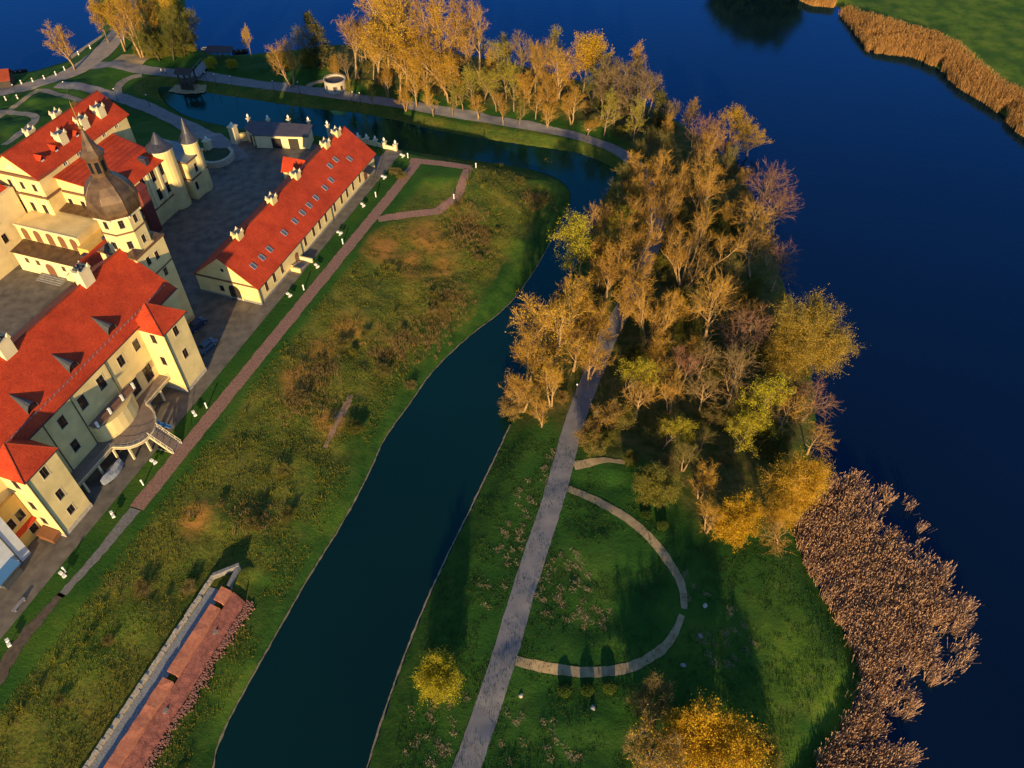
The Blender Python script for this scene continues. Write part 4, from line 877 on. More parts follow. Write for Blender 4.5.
# ------------------------------------------------------------------ trees: prototypes (nominal 16 m), then copies
class TreeProto:
    def __init__(s, seed, stems=1, lean=.12, clear=.3, spread=.5, ang=(25, 55), nch=(9, 6), lens=(.42, .5), trop=.25, r0=.26, twigs=5, tw_len=1.1, tw_w=.045, leaves=2, leaf=.2, droop=0.0, jit=.5, hgt=16.0, nlev=2, leaf_jit=.45, stop=.95, conif=False):
        s.rng = random.Random(seed); s.P = dict(locals()); s.mb = MB(); s.tips = []
        g = s.rng
        for k in range(stems):
            az = 2 * math.pi * (k + g.random() * .6) / stems; ln = lean * (1 if stems > 1 else g.random())
            d = Vector((math.cos(az) * ln, math.sin(az) * ln, 1)).normalized()
            L = hgt * (.92 - .22 * spread) * (1 - (.25 * g.random() if stems > 1 else 0))
            s.grow(Vector((math.cos(az) * .22, math.sin(az) * .22, -.3)) if stems > 1 else Vector((0, 0, -.3)), d, L, r0 / math.sqrt(stems) * (1.15 if stems > 1 else 1), 0)
        s.crown_arrays(seed)
    def grow(s, p, d, L, r, lvl):
        g = s.rng; q = s.P; n = 6 if lvl == 0 else 4
        pts = [p.copy()]; dirs = [d.copy()]; rad = [r * (1.25 if lvl == 0 else 1)]
        for i in range(n):
            w = .10 if lvl == 0 else .2
            d = (d + Vector((g.gauss(0, w), g.gauss(0, w), g.gauss(0, w * .5) + (q['trop'] * .25 if lvl else .06)))).normalized()
            p = p + d * L / n; pts.append(p.copy()); dirs.append(d.copy()); rad.append(max(r * (1 - .8 * (i + 1) / n), .018))
        if lvl < q['nlev']: s.mb.tube(pts, rad, 6 if lvl == 0 else (4 if lvl == 1 else 3))
        if lvl == q['nlev'] : 
            s.mb.tube(pts[::2], [max(x, .022) for x in rad[::2]], 3)
            s.tips.append((pts, dirs, L)); return
        nc = q['nch'][lvl]; t0 = q['clear'] if lvl == 0 else .28
        for k in range(nc):
            t = t0 + (q['stop'] - t0) * (k + g.random() * .8) / nc; i = min(int(t * n), n - 1); f = t * n - i
            pp = pts[i].lerp(pts[i + 1], f); dd = dirs[i]
            a = math.radians(g.uniform(*q['ang'])) * (1.15 - .45 * t if lvl == 0 else 1)
            az = k * 2.4 + g.random() * 1.2
            o = dd.orthogonal().normalized(); o.rotate(Matrix.Rotation(az, 3, dd)); nd = (dd * math.cos(a) + o * math.sin(a)); nd.z += q['trop'] * .5; nd.normalize()
            if q['conif']: nd.z -= .55; nd.normalize()
            ll = L * q['lens'][lvl] * (q['spread'] + .5) * (1.15 - .55 * t if lvl == 0 else g.uniform(.7, 1.1))
            if q['conif']: ll = L * .30 * (1.08 - t) + .3
            s.grow(pp, nd, ll, max(rad[i] * .55, .03), lvl + 1)
        s.tips.append((pts[-3:], dirs[-3:], L * .4))
    def crown_arrays(s, seed):
        q = s.P; rs = np.random.RandomState(seed); P0 = []; Dr = []
        for pts, dirs, L in s.tips:
            k = max(2, int(q['twigs'] * min(2.0, .5 + L / 2.5)))
            for _ in range(k):
                t = rs.uniform(.1, 1) * (len(pts) - 1); i = min(int(t), len(pts) - 2); P0.append(pts[i].lerp(pts[i + 1], t - i)); Dr.append(dirs[i])
        P0 = np.array([tuple(p) for p in P0]); Dr = np.array([tuple(d) for d in Dr]); n = len(P0)
        Dr = Dr + rs.normal(0, q['jit'], (n, 3)); Dr[:, 2] += .12; Dr /= np.linalg.norm(Dr, axis=1)[:, None]
        Lg = q['tw_len'] * rs.uniform(.5, 1.3, n)[:, None]
        e1 = P0 + Dr * Lg * .5; d2 = Dr + rs.normal(0, .25, (n, 3)); d2[:, 2] -= q['droop']; d2 /= np.linalg.norm(d2, axis=1)[:, None]
        e2 = e1 + d2 * Lg * (.5 + q['droop'] * 1.2)
        sd = np.cross(Dr, rs.normal(0, 1, (n, 3))); sd /= np.linalg.norm(sd, axis=1)[:, None] + 1e-9; sd *= q['tw_w'] / 2
        V = np.concatenate([P0 - sd, P0 + sd, e1 + sd * .8, e1 - sd * .8, e2], 0)
        I = np.arange(n)
        quads = np.stack([I, I + n, I + 2 * n, I + 3 * n], 1); tris = np.stack([I + 3 * n, I + 2 * n, I + 4 * n], 1)
        # side twiglets
        m = n * 2; k = rs.randint(0, n, m); b = P0[k] + (e2[k] - P0[k]) * rs.uniform(.2, .9, (m, 1)); dd = Dr[k] + rs.normal(0, .7, (m, 3)); dd[:, 2] -= q['droop'] * .8; dd /= np.linalg.norm(dd, axis=1)[:, None]
        s2 = np.cross(dd, rs.normal(0, 1, (m, 3))); s2 /= np.linalg.norm(s2, axis=1)[:, None] + 1e-9; s2 *= q['tw_w'] * .42
        e = b + dd * q['tw_len'] * rs.uniform(.25, .6, (m, 1)); o = len(V); V = np.concatenate([V, b - s2, b + s2, e], 0); J = np.arange(m)
        tris = np.concatenate([tris, np.stack([o + J, o + m + J, o + 2 * m + J], 1)], 0)
        # leaves: small bent diamonds
        lv = np.zeros((0, 4), int)
        if q['leaves'] > 0:
            m = int(n * q['leaves']); k = rs.randint(0, n, m); t = rs.uniform(.1, 1.05, (m, 1)); c = P0[k] * (1 - t) + e2[k] * t + rs.normal(0, q['leaf_jit'] * q['leaf'] * 1.6, (m, 3))
            a = rs.normal(0, 1, (m, 3)); a /= np.linalg.norm(a, axis=1)[:, None]; bb = np.cross(a, rs.normal(0, 1, (m, 3))); bb /= np.linalg.norm(bb, axis=1)[:, None]
            sz = q['leaf'] * rs.uniform(.5, 1.25, (m, 1)); o = len(V)
            V = np.concatenate([V, c - a * sz * .5, c + bb * sz * .36, c + a * sz * .5, c - bb * sz * .36], 0); K = np.arange(m); lv = np.stack([o + K, o + m + K, o + 2 * m + K, o + 3 * m + K], 1)
        s.V, s.q4, s.t3, s.lv = V, quads, tris, lv
    def meshes(s, name):
        tm = s.mb.mesh('trunk', [M['bark']]); tm.polygons.foreach_set('use_smooth', [True] * len(tm.polygons))
        me = bpy.data.meshes.new('crown'); me.vertices.add(len(s.V)); me.vertices.foreach_set('co', s.V.astype('f').ravel())
        loops = np.concatenate([s.q4.ravel(), s.t3.ravel(), s.lv.ravel()]).astype('i'); tot = np.concatenate([np.full(len(s.q4), 4), np.full(len(s.t3), 3), np.full(len(s.lv), 4)])
        st = np.concatenate([[0], np.cumsum(tot)[:-1]]).astype('i')
        me.loops.add(len(loops)); me.loops.foreach_set('vertex_index', loops); me.polygons.add(len(tot)); me.polygons.foreach_set('loop_start', st)
        mi = np.zeros(len(tot), 'i'); mi[len(s.q4) + len(s.t3):] = 1
        me.materials.append(T['tw_orange']); me.materials.append(T['lf_gold']); me.polygons.foreach_set('material_index', mi); me.update(calc_edges=True)
        return tm, me

PROTO = {
    'vase': [TreeProto(11 + k, stems=3, lean=.26, clear=.33, spread=.5, ang=(18, 42), nch=(8, 6), trop=.35, twigs=5, tw_len=1.5, tw_w=.05, leaves=.5, leaf=.16, r0=.34).meshes('vase') for k in range(3)],
    'fan': [TreeProto(31 + k, stems=7, lean=.42, clear=.35, spread=.4, ang=(14, 34), nch=(6, 5), trop=.3, twigs=5, tw_len=1.5, tw_w=.05, leaves=.5, leaf=.16, r0=.42).meshes('fan') for k in range(2)],
    'oak': [TreeProto(51 + k, stems=1, clear=.3, spread=.9, ang=(40, 75), nch=(11, 8), trop=.18, twigs=5, tw_len=1.5, tw_w=.05, leaves=.6, leaf=.16, r0=.42).meshes('oak') for k in range(3)],
    'gold': [TreeProto(71 + k, stems=2, lean=.16, clear=.26, spread=.5, ang=(22, 50), nch=(11, 7), trop=.3, twigs=5, tw_len=1.3, tw_w=.045, leaves=2.2, leaf=.20, leaf_jit=.5, r0=.34).meshes('gold') for k in range(3)],
    'tall': [TreeProto(91 + k, stems=1, clear=.20, spread=.30, ang=(22, 50), nch=(18, 7), trop=.3, twigs=6, tw_len=1.0, tw_w=.042, leaves=2.6, leaf=.19, r0=.20).meshes('tall') for k in range(3)],
    'tallbare': [TreeProto(111 + k, stems=2, lean=.10, clear=.45, spread=.36, ang=(20, 48), nch=(10, 6), trop=.3, twigs=5, tw_len=1.1, tw_w=.045, leaves=.25, leaf=.2, r0=.24).meshes('tallbare') for k in range(2)],
    'leafy': [TreeProto(131 + k, stems=1, clear=.25, spread=.75, ang=(32, 66), nch=(11, 7), trop=.25, twigs=5, tw_len=1.2, tw_w=.05, leaves=8.0, leaf=.27, r0=.32, leaf_jit=.8).meshes('leafy') for k in range(3)],
    'willow': [TreeProto(151 + k, stems=5, lean=.36, clear=.3, spread=.5, ang=(20, 50), nch=(10, 7), trop=.2, twigs=8, tw_len=1.5, tw_w=.07, leaves=10, leaf=.19, droop=.6, r0=.46, leaf_jit=1.0).meshes('willow') for k in range(2)],
    'bush': [TreeProto(171 + k, stems=8, lean=.75, clear=.15, spread=.55, ang=(25, 60), nch=(6, 5), trop=.25, twigs=5, tw_len=1.9, tw_w=.10, leaves=1.2, leaf=.5, r0=.42, leaf_jit=.7).meshes('bush') for k in range(3)],
    'leafbush': [TreeProto(191 + k, stems=6, lean=.62, clear=.12, spread=.7, ang=(28, 66), nch=(8, 6), trop=.2, twigs=5, tw_len=1.9, tw_w=.09, leaves=9, leaf=.40, r0=.40, leaf_jit=.9).meshes('leafbush') for k in range(2)],
    'conifer': [TreeProto(211 + k, stems=1, clear=.08, spread=.4, ang=(70, 88), nch=(44, 6), trop=.0, twigs=7, tw_len=.7, tw_w=.12, leaves=2.6, leaf=.34, droop=.3, r0=.26, stop=.99, conif=True).meshes('conifer') for k in range(2)],
}
# look -> (shape, twig colour, leaf colour, bark, width factor)
LOOK = {
    'bare': ('vase', 'tw_orange', 'lf_orange', 'bark_p', 1), 'fan': ('fan', 'tw_orange', 'lf_orange', 'bark_p', 1), 'oak': ('oak', 'tw_grey', 'lf_orange', 'bark_p', 1), 'oakor': ('oak', 'tw_orange', 'lf_orange', 'bark_p', 1),
    'pink': ('oak', 'tw_pink', 'lf_orange', 'bark', 1), 'pinkvase': ('vase', 'tw_pink', 'lf_orange', 'bark', 1), 'red': ('tallbare', 'lf_red', 'lf_orange', 'bark', 1.25),
    'gold': ('gold', 'tw_orange', 'lf_gold', 'bark_p', 1), 'orange': ('gold', 'tw_orange', 'lf_orange', 'bark_p', 1), 'tall': ('tall', 'tw_orange', 'lf_gold', 'bark_p', 1), 'tallor': ('tall', 'tw_orange', 'lf_orange', 'bark_p', 1), 'tallyg': ('tall', 'tw_olive', 'lf_yellow', 'bark', 1),
    'tallbare': ('tallbare', 'tw_orange', 'lf_orange', 'bark_p', 1), 'tallgrey': ('tallbare', 'tw_grey', 'lf_olive', 'bark', 1), 'yellow': ('leafy', 'tw_olive', 'lf_yellow', 'bark', 1), 'leafgold': ('leafy', 'tw_orange', 'lf_gold', 'bark', 1),
    'olive': ('gold', 'tw_olive', 'lf_olive', 'bark', 1), 'olivedense': ('leafy', 'tw_olive', 'lf_olive', 'bark_d', 1), 'willow': ('willow', 'tw_olive', 'lf_willow', 'bark_p', 1), 'willowgold': ('willow', 'tw_orange', 'lf_gold', 'bark_p', 1),
    'bush': ('bush', 'tw_olive', 'lf_olive', 'bark', 1), 'bushor': ('bush', 'tw_grey', 'lf_orange', 'bark', 1), 'bushgrey': ('bush', 'tw_grey', 'lf_olive', 'bark', 1), 'goldbush': ('leafbush', 'tw_orange', 'lf_gold', 'bark', 1), 'yellowbush': ('leafbush', 'tw_olive', 'lf_yellow', 'bark', 1), 'olivebush': ('leafbush', 'tw_olive', 'lf_olive', 'bark', 1),
    'conifer': ('conifer', 'tw_olive', 'lf_dark', 'bark_d', 1),
}
tree_rng = random.Random(5)
def plant(look, x, y, h, label, group=None, width=1.0, name=None, rz=None, var=None):
    shape, tw, lf, bk, wf = LOOK[look]; ms = PROTO[shape]; tm, cm = ms[tree_rng.randrange(len(ms)) if var is None else var % len(ms)]
    nm = name or ('willow_tree' if 'willow' in look else 'conifer' if look == 'conifer' else 'shrub' if 'bush' in look else 'tree')
    r = thing(nm, label, 'shrub' if nm == 'shrub' else 'tree', (float(x), float(y), H(x, y)), tree_rng.uniform(0, 6.28) if rz is None else rz, group)
    s = h / 16.0; r.scale = (s * width * wf, s * width * wf, s)
    t = link('trunk', tm, r); t.material_slots[0].link = 'OBJECT'; t.material_slots[0].material = M[bk]
    c = link('crown', cm, r)
    for i, k in enumerate((tw, lf)): c.material_slots[i].link = 'OBJECT'; c.material_slots[i].material = T[k]
    return r
def crown_at(px, py, h, f=.62):
    """plan position of a tree of height h whose crown is seen centred at a survey pixel"""
    z = -4.7
    for _ in range(6):
        p = G(px, py, z + f * h); z = H(p[0], p[1])
    return p
TREES = []
def tr(look, px, py, h, label, group=None, width=1.0, f=.62, **k):
    p = crown_at(px, py, h, f); TREES.append(p); return plant(look, p[0], p[1], h, label, group, width, **k)
# -- top left, by the lake road
tr('orange', 62, 38, 15, 'lone orange and yellow tree leaning over the lake beside the lake road', width=1.1)
tr('leafgold', 96, 8, 17, 'yellow tree at the lake edge left of the lake road, half cut by the frame', width=.8)
g = 'gold trees at the top of the lake road'
for px, py, h in ((112, 14, 18), (128, 16, 20), (120, -4, 20), (142, 6, 19)): tr('gold', px, py, h, 'tall gold tree in the clump lining the upper end of the lake road', g)
tr('leafgold', 163, 8, 16, 'bright orange gold treetop above the dark olive thicket', width=.9)
g = 'dark olive trees in the top left thicket'
for px, py, h in ((138, 34, 9), (152, 38, 11), (166, 36, 12), (178, 34, 11), (184, 24, 12), (150, 22, 12), (168, 20, 13), (176, 10, 12), (146, 44, 6)): tr('olivedense', px, py, h, 'dark olive bushy tree in the shaded thicket by the lake inlet', g, .95)
tr('leafgold', 246, 34, 10, 'small slim gold topped tree standing alone on the inlet shore', width=.5, f=.72)
tr('orange', 283, 46, 17, 'pinkish gold tree with a thin dark trunk beside the towpath', width=.95, f=.7)
tr('olive', 303, 34, 15, 'olive tree with a tall crown behind the pinkish gold towpath tree', width=.9)
tr('olivebush', 306, 54, 6, 'broad dull green bush behind the towpath'); tr('olivebush', 285, 60, 5, 'low olive bush beneath the pinkish gold towpath tree')
tr('yellowbush', 210, 60, 3.6, 'small bright green bush right beside the wooden sluice'); tr('yellowbush', 232, 62, 3.2, 'small pale green bush between sluice and slim gold tree')
# -- the row beyond the towpath
tr('conifer', 322, 32, 19, 'tall dark conifer at the left end of the towpath grove', width=.9, f=.5)
tr('tallbare', 350, 28, 22, 'tall bare tree with two leaning trunks behind the round pavilion', width=1.2, f=.66)
tr('gold', 334, 62, 9, 'small orange tree standing in front of the round pale pavilion', width=.9)
g = 'tall gold trees of the towpath grove'; lb = 'tall slim gold leaved tree in the grove behind the towpath'
for px, py, h in ((372, 28, 24), (382, 22, 23), (402, 34, 24), (412, 44, 22), (420, 26, 25), (396, 58, 17), (424, 64, 17), (414, 76, 13), (446, 60, 18), (455, 72, 14), (390, 12, 24), (438, 36, 22)): tr('tall', px, py, h * 1.12, lb, g, 1.3, f=.6)
tr('orange', 385, 72, 12, 'small dark pinkish orange tree at the foot of the grove near the towpath', width=.9)
for px, py, h, lab in ((433, 14, 27, 'tallest bare pale trunked tree of the grove, cut by the top of the frame'), (455, 12, 27, 'tall bare tree with branches spread wide against the lake, left of two'), (478, 30, 23, 'tall bare tree whose twigs stand out against the lake, right of two')): tr('tallbare', px, py, h, lab, width=1.15, f=.68)
g = 'yellow green trees at the towpath edge'; lb = 'yellow green young tree in the lower rank along the towpath'
for px, py, h in ((472, 80, 13), (484, 72, 15), (496, 84, 13), (506, 66, 17), (514, 82, 14), (462, 88, 11)): tr('tallyg', px, py, h, lb, g, 1.25, f=.6)
tr('tallgrey', 528, 44, 21, 'thin pinkish bare tree rising above the yellow green rank', width=1.1, f=.72); tr('bare', 541, 62, 18, 'bare orange vase shaped tree in the middle of the towpath grove', width=.7)
g = 'orange gold trees near the towpath bend'; lb = 'orange gold slender tree beside the towpath before its bend'
for px, py, h in ((524, 92, 11), (536, 98, 10), (546, 92, 13), (552, 100, 9), (530, 76, 14)): tr('tallor', px, py, h, lb, g, 1.2, f=.6)
tr('gold', 560, 62, 19, 'round topped gold tree by the lake with a bare centre', width=1.0); tr('leafgold', 600, 52, 18, 'large domed golden tree highest on the lake side of the bend', width=1.05); tr('leafgold', 585, 58, 17, 'golden domed tree touching the large domed one on its left', width=.85)
tr('orange', 573, 96, 13, 'orange tree with pale forked trunk standing right at the towpath bend', width=1.1)
g = 'dull trees behind the towpath bend'; lb = 'dull olive grey bare tree in the group behind the towpath bend'
for px, py, h in ((612, 78, 17), (622, 84, 17), (634, 88, 17), (644, 96, 16), (628, 72, 15), (604, 92, 13), (650, 92, 13), (616, 100, 12)): tr('tallgrey', px, py, h, lb, g, 1.5, f=.6)
tr('olivedense', 592, 82, 13, 'dense dark green tree under the golden domes', width=.95); tr('conifer', 668, 102, 13, 'dark conifer at the shore right of the dull grey trees', width=1.2, f=.5)
# -- the wooded head of the spit
tr('pink', 692, 128, 16, 'bare pinkish tree with a white forked trunk on the north shore', width=.8); tr('orange', 712, 134, 15, 'orange gold tree right of the bare pinkish one on the north shore', width=.9)
tr('leafgold', 735, 116, 12, 'upper of two bright golden trees on the north east shore', width=1.0); tr('leafgold', 752, 137, 11, 'lower of two bright golden trees on the north east shore', width=1.15)
g = 'olive yellow trees at the road bend'
for px, py, h in ((652, 134, 10), (664, 140, 11), (640, 148, 9), (672, 152, 9)): tr('olive', px, py, h, 'olive yellow bushy tree inside the bend of the road', g, 1.1)
tr('pink', 772, 186, 16, 'reddish pink bare tree with broad twiggy fans over the lake', width=.95); tr('pink', 782, 206, 13, 'smaller reddish bare tree bending low over the lake', width=1.0)
tr('fan', 668, 176, 17, 'bare orange tree with fine upright twigs just right of the road', width=.85); tr('bare', 705, 184, 17, 'bare orange tree with stout forked limbs in the north of the wood', width=.95)
tr('fan', 692, 242, 20, 'large bare orange tree with many trunks fanning up and right', width=1.0); tr('oakor', 716, 298, 18, 'bare orange tree with a single thick straight trunk mid wood', width=.75)
tr('oakor', 758, 246, 13, 'round bare orange tree on the east side of the wood', width=.95); tr('pink', 780, 262, 12, 'pinkish bare tree at the east shore above the pale willow', width=1.0)
tr('oakor', 752, 218, 14, 'bare orange brown tree below the reddish pink one', width=.9)
tr('yellow', 584, 250, 17, 'bright yellow tree reaching out over the moat', width=1.0); tr('orange', 610, 262, 17, 'orange gold tree with a tall pale trunk beside the spit road', width=.95)
tr('bare', 642, 272, 16, 'bare orange tree leaning right across the spit road', width=.85); tr('fan', 655, 312, 15, 'low bare orange tree with fanned branches right of the spit road', width=.9)
g = 'dull olive trees on the moat bank'
for px, py, h in ((612, 190, 11), (622, 205, 12), (603, 212, 10), (628, 180, 10)): tr('olive', px, py, h, 'dull grey green tree hanging over the moat at its corner', g, 1.0)
tr('yellow', 620, 230, 12, 'olive yellow tree on the moat bank above the bright yellow one', width=.95); tr('tallbare', 636, 208, 15, 'thin bare orange tree between moat and spit road', width=1.0)
tr('gold', 552, 318, 20, 'large gold tree with five pale trunks on the moat bank', width=1.25, var=0); tr('gold', 530, 345, 15, 'gold tree directly left of the large five trunked one', width=1.1)
tr('orange', 522, 386, 11, 'small orange tree with a broken pale stem at the moat edge', width=1.4); tr('orange', 543, 408, 8, 'lowest small orange tree left of the spit road', width=1.1); tr('bushor', 512, 404, 5, 'low orange bush at the water edge of the moat')
tr('yellow', 626, 370, 11, 'yellow green tree with a flat crown right of the spit road', width=1.05); tr('gold', 655, 346, 12, 'dull gold tree behind the flat crowned yellow green one', width=1.0)
tr('red', 683, 368, 12, 'slanting tree with reddish brown dense twigs in the mid wood', width=.95, f=.55); tr('bushor', 607, 412, 6, 'orange bushy tree low beside the spit road', width=1.0); tr('oakor', 640, 396, 9, 'low spreading bare orange tree below the yellow green crown', width=1.0)
tr('bushor', 588, 432, 5, 'thin orange bush at the right verge of the spit road'); tr('oak', 736, 372, 15, 'large bare grey brown tree with crooked limbs in the south east wood', width=.9); tr('pink', 748, 332, 14, 'pinkish brown bare tree above the crooked grey one', width=1.0)
tr('willow', 808, 332, 17, 'large pale yellow willow bulging out over the lake', width=.88, f=.58); tr('willow', 796, 352, 14, 'shorter pale willow crown below the large willow', width=.9); tr('pink', 812, 396, 10, 'brown bare tree under the large pale willow', width=1.1)
tr('yellow', 757, 400, 14, 'bright yellow green tree on the south edge of the wood', width=.95); tr('yellow', 742, 428, 10, 'smaller yellow green tree below the bright one', width=1.1)
tr('oakor', 792, 412, 11, 'bare tree with a pale curved trunk near the lake shore', width=1.0); tr('oakor', 815, 436, 8, 'low reddish bare bush tree at the lake shore', width=1.1)
tr('willowgold', 803, 482, 13, 'bright golden drooping willow beside the reed bed', width=1.0, f=.6); tr('willowgold', 788, 508, 9, 'small golden willow in front of the bright drooping one', width=.9); tr('oakor', 784, 528, 7, 'bare reddish tree with low pale limbs next to the reeds', width=1.1)
tr('olivebush', 655, 480, 7, 'round dull green bushy tree at the wood edge above the clipped shrubs', width=.95); tr('gold', 706, 476, 10, 'gold tree behind the two orange ones at the wood edge', width=1.0)
tr('goldbush', 736, 516, 8, 'bright orange gold tree at the edge of the lawn', width=.9); tr('gold', 712, 512, 9, 'dull gold bare limbed tree left of the bright orange gold one', width=1.1); tr('olive', 688, 450, 9, 'thin olive tree in the shaded south wood', width=1.0); tr('yellow', 668, 428, 9, 'thin yellowish tree among the dark south wood', width=.9)
# -- lawn
tr('yellowbush', 441, 676, 6.5, 'round yellow bush tree alone on the moat bank lawn', width=.95, f=.5); tr('goldbush', 722, 738, 9.5, 'large golden tree at the bottom edge of the lawn', width=1.05, f=.5); tr('goldbush', 690, 726, 7, 'smaller golden tree joined to the large one on its left', width=.9, f=.5)
tr('bushgrey', 652, 700, 6, 'bare grey twiggy tree between curved path and golden tree', width=1.1, f=.5); tr('bushor', 655, 748, 8, 'bare brown branching tree at the bottom edge of the frame', width=1.0, f=.5); tr('olivebush', 765, 752, 5.5, 'low olive bush on the right flank of the large golden tree', width=1.0, f=.5)
tr('gold', 596, 318, 15, 'dull gold tree between the large five trunked one and the spit road', width=1.1); tr('orange', 626, 296, 15, 'orange tree whose crown hides the spit road in the middle of the wood', width=1.1); tr('bare', 640, 238, 16, 'bare orange tree whose twigs hide the upper spit road', width=1.1)
tr('gold', 574, 292, 17, 'gold tree over the moat bank right above the five trunked one', width=1.1); tr('gold', 592, 352, 12, 'gold tree leaning over the left verge of the spit road', width=1.1); tr('bare', 662, 205, 16, 'bare orange tree standing in front of the road at the head of the spit', width=1.0)
for px, py, h in ((140, 48, 4), (152, 50, 4.5), (164, 50, 4), (176, 48, 4.5), (186, 46, 4), (158, 44, 6), (172, 42, 6), (182, 36, 6), (146, 38, 6)): tr('olivebush', px, py, h, 'dark olive bush filling the foot of the thicket by the lake inlet', 'bushes of the top left thicket', 1.3, f=.5)
for lk, px, py, h in (('olive', 626, 172, 11), ('bare', 646, 168, 13), ('olive', 640, 190, 11), ('bare', 658, 192, 13), ('orange', 634, 184, 12), ('olive', 660, 160, 11)): tr(lk, px, py, h, 'bare or olive tree crowding the road at the head of the spit', 'trees crowding the road bend', 1.1)
for lk, px, py, h in (('tallyg', 372, 92, 8), ('gold', 404, 96, 8), ('tall', 432, 99, 9), ('tallyg', 452, 101, 8), ('gold', 478, 104, 8), ('tallor', 503, 108, 9), ('tallyg', 520, 110, 8), ('gold', 548, 112, 8), ('tallor', 588, 122, 9), ('tallyg', 350, 88, 7)): tr(lk, px, py, h, 'small young tree right at the edge of the towpath', 'young trees along the towpath', 1.3, f=.55)
# -- filling the wood: smaller trees and undergrowth that nothing sets apart
frng = random.Random(17)
def fill(px_poly, n, gap, looks, hr, label, group, wr=(.8, 1.15)):
    P = np.array([GH(x, y)[:2] for x, y in px_poly]); lo, hi = P.min(0), P.max(0); k = 0; t = 0
    while k < n and t < 6000:
        t += 1; x, y = frng.uniform(lo[0], hi[0]), frng.uniform(lo[1], hi[1])
        if not bool(inside(P, np.array([x]), np.array([y]))[0]) or H(x, y) < -5.3: continue
        if any((x - q[0]) ** 2 + (y - q[1]) ** 2 < gap * gap for q in TREES): continue
        if ROADP is not None and np.min(np.hypot(ROADP[:, 0] - x, ROADP[:, 1] - y)) < 3.4: continue
        TREES.append(np.array([x, y])); k += 1
        plant(frng.choice(looks), x, y, frng.uniform(*hr), label, group, frng.uniform(*wr))
ROADP = resample(np.array(px_line([(562, 470), (569, 440), (577, 415), (588, 385), (597, 365), (610, 332), (628, 300), (645, 265), (655, 240), (657, 215), (653, 192), (642, 172), (630, 158), (615, 149), (575, 135.5), (500, 121.5), (400, 104), (300, 90)])), 1.5)
east_px = [(580, 455), (600, 440), (620, 360), (650, 300), (670, 240), (672, 200), (690, 160), (740, 170), (768, 230), (782, 290), (795, 340), (806, 400), (795, 460), (700, 480), (640, 465)]
fill(east_px, 34, 4.6, ['oakor', 'oak', 'bare', 'gold', 'olive', 'orange'], (7, 11), 'small bare or barely leafed tree deep in the wood between road and lake', 'small trees deep in the wood')
fill(east_px, 70, 2.3, ['bush', 'olivebush', 'bushgrey', 'olivebush'], (2.5, 5), 'low olive and grey undergrowth bush in the wood between road and lake', 'undergrowth of the wood')
west_px = [(515, 425), (560, 420), (588, 360), (620, 300), (640, 240), (640, 190), (618, 180), (604, 220), (580, 270), (545, 330), (522, 380)]
fill(west_px, 16, 3.2, ['orange', 'gold', 'oakor', 'olive'], (7, 12), 'orange or gold tree in the strip between moat and spit road', 'trees between moat and spit road')
fill(west_px, 24, 1.9, ['bush', 'bushor', 'bushgrey'], (2, 4), 'low bush in the strip between moat and spit road', 'bushes between moat and spit road')
north_px = [(345, 88), (350, 52), (450, 58), (550, 78), (620, 95), (690, 135), (660, 160), (640, 158), (600, 138), (520, 118), (430, 104)]
fill(north_px, 30, 3.4, ['tallor', 'tall', 'tallgrey', 'tallyg'], (10, 17), 'slender tree lost among the ranks of the towpath grove', 'slender trees of the towpath grove', (1.0, 1.4))
fill(north_px, 26, 2.4, ['bush', 'bushgrey', 'olivebush'], (2, 4.5), 'low dark bush on the floor of the towpath grove', 'bushes of the towpath grove')
ramp_px = [(392, 172), (402, 176), (548, 158), (556, 164), (428, 296), (440, 302), (436, 312), (344, 344), (350, 356), (300, 400), (330, 425), (280, 470), (365, 335), (455, 205), (520, 185), (500, 230), (475, 262), (400, 330), (380, 372), (250, 530), (225, 505), (290, 520), (110, 640), (60, 700), (190, 590), (540, 200), (320, 365), (408, 385), (358, 432), (140, 590)]
for px, py in ramp_px:
    p = GH(px + frng.uniform(-4, 4), py + frng.uniform(-4, 4)); plant(frng.choice(['bush', 'bushgrey', 'bush', 'olivebush']), p[0], p[1], frng.uniform(1.0, 2.1), 'low dark bush growing on the grassy rampart slope', 'bushes on the rampart slope', frng.uniform(1.2, 1.9))
# far shore trees just beyond the top of the frame: seen mirrored in the lake
for px, py, h in ((738, -50, 17), (748, -48, 20), (758, -52, 22), (768, -48, 22), (778, -51, 22), (788, -48, 20), (797, -46, 16), (763, -42, 15), (783, -42, 14)): tr('olivebush', px, py, h, 'dark tree on the far shore seen as a reflection in the lake', 'trees on the far shore')

# ------------------------------------------------------------------ things around the castle
# terrace with bowed end, posts, railing and stair bridge
B = Bldg('terrace', 'raised paved terrace with bowed front, pale railing and stair along the castle wing', 'terrace', -37, -3)
edge = [(-2.05, -49.7), (-1.95, -40.9), (.3, -40.2), (1.6, -39.0), (2.3, -37.4), (2.3, -35.5), (1.5, -34.0), (.2, -32.6), (-1.3, -31.6), (-2.6, -31.2), (-2.6, -24.65)]
ez = chaikin(np.array(edge[1:-1]), 1, False); ez = [edge[0]] + [tuple(p) for p in ez] + [edge[-1]]
mb = MB(); mb.prism([(FV + .003, -49.7)] + ez + [(FV + .003, -24.65)], 2.72, 3.0); B.part(mb, 'deck', M['deck'])
mb = MB()
for a, b in zip(ez[:-1], ez[1:]):
    t = np.array(b) - np.array(a); nn = np.array([t[1], -t[0]]) / (np.linalg.norm(t) + 1e-9)
    mb.prism([tuple(np.array(a) + nn * .0), tuple(np.array(b) + nn * .0), tuple(np.array(b) - nn * .22), tuple(np.array(a) - nn * .22)], 2.62, 3.16)
B.part(mb, 'edge_coping', M['trim'])
mb = MB(); gap = [p for p in ez if not (-37.2 < p[1] < -34.4)]
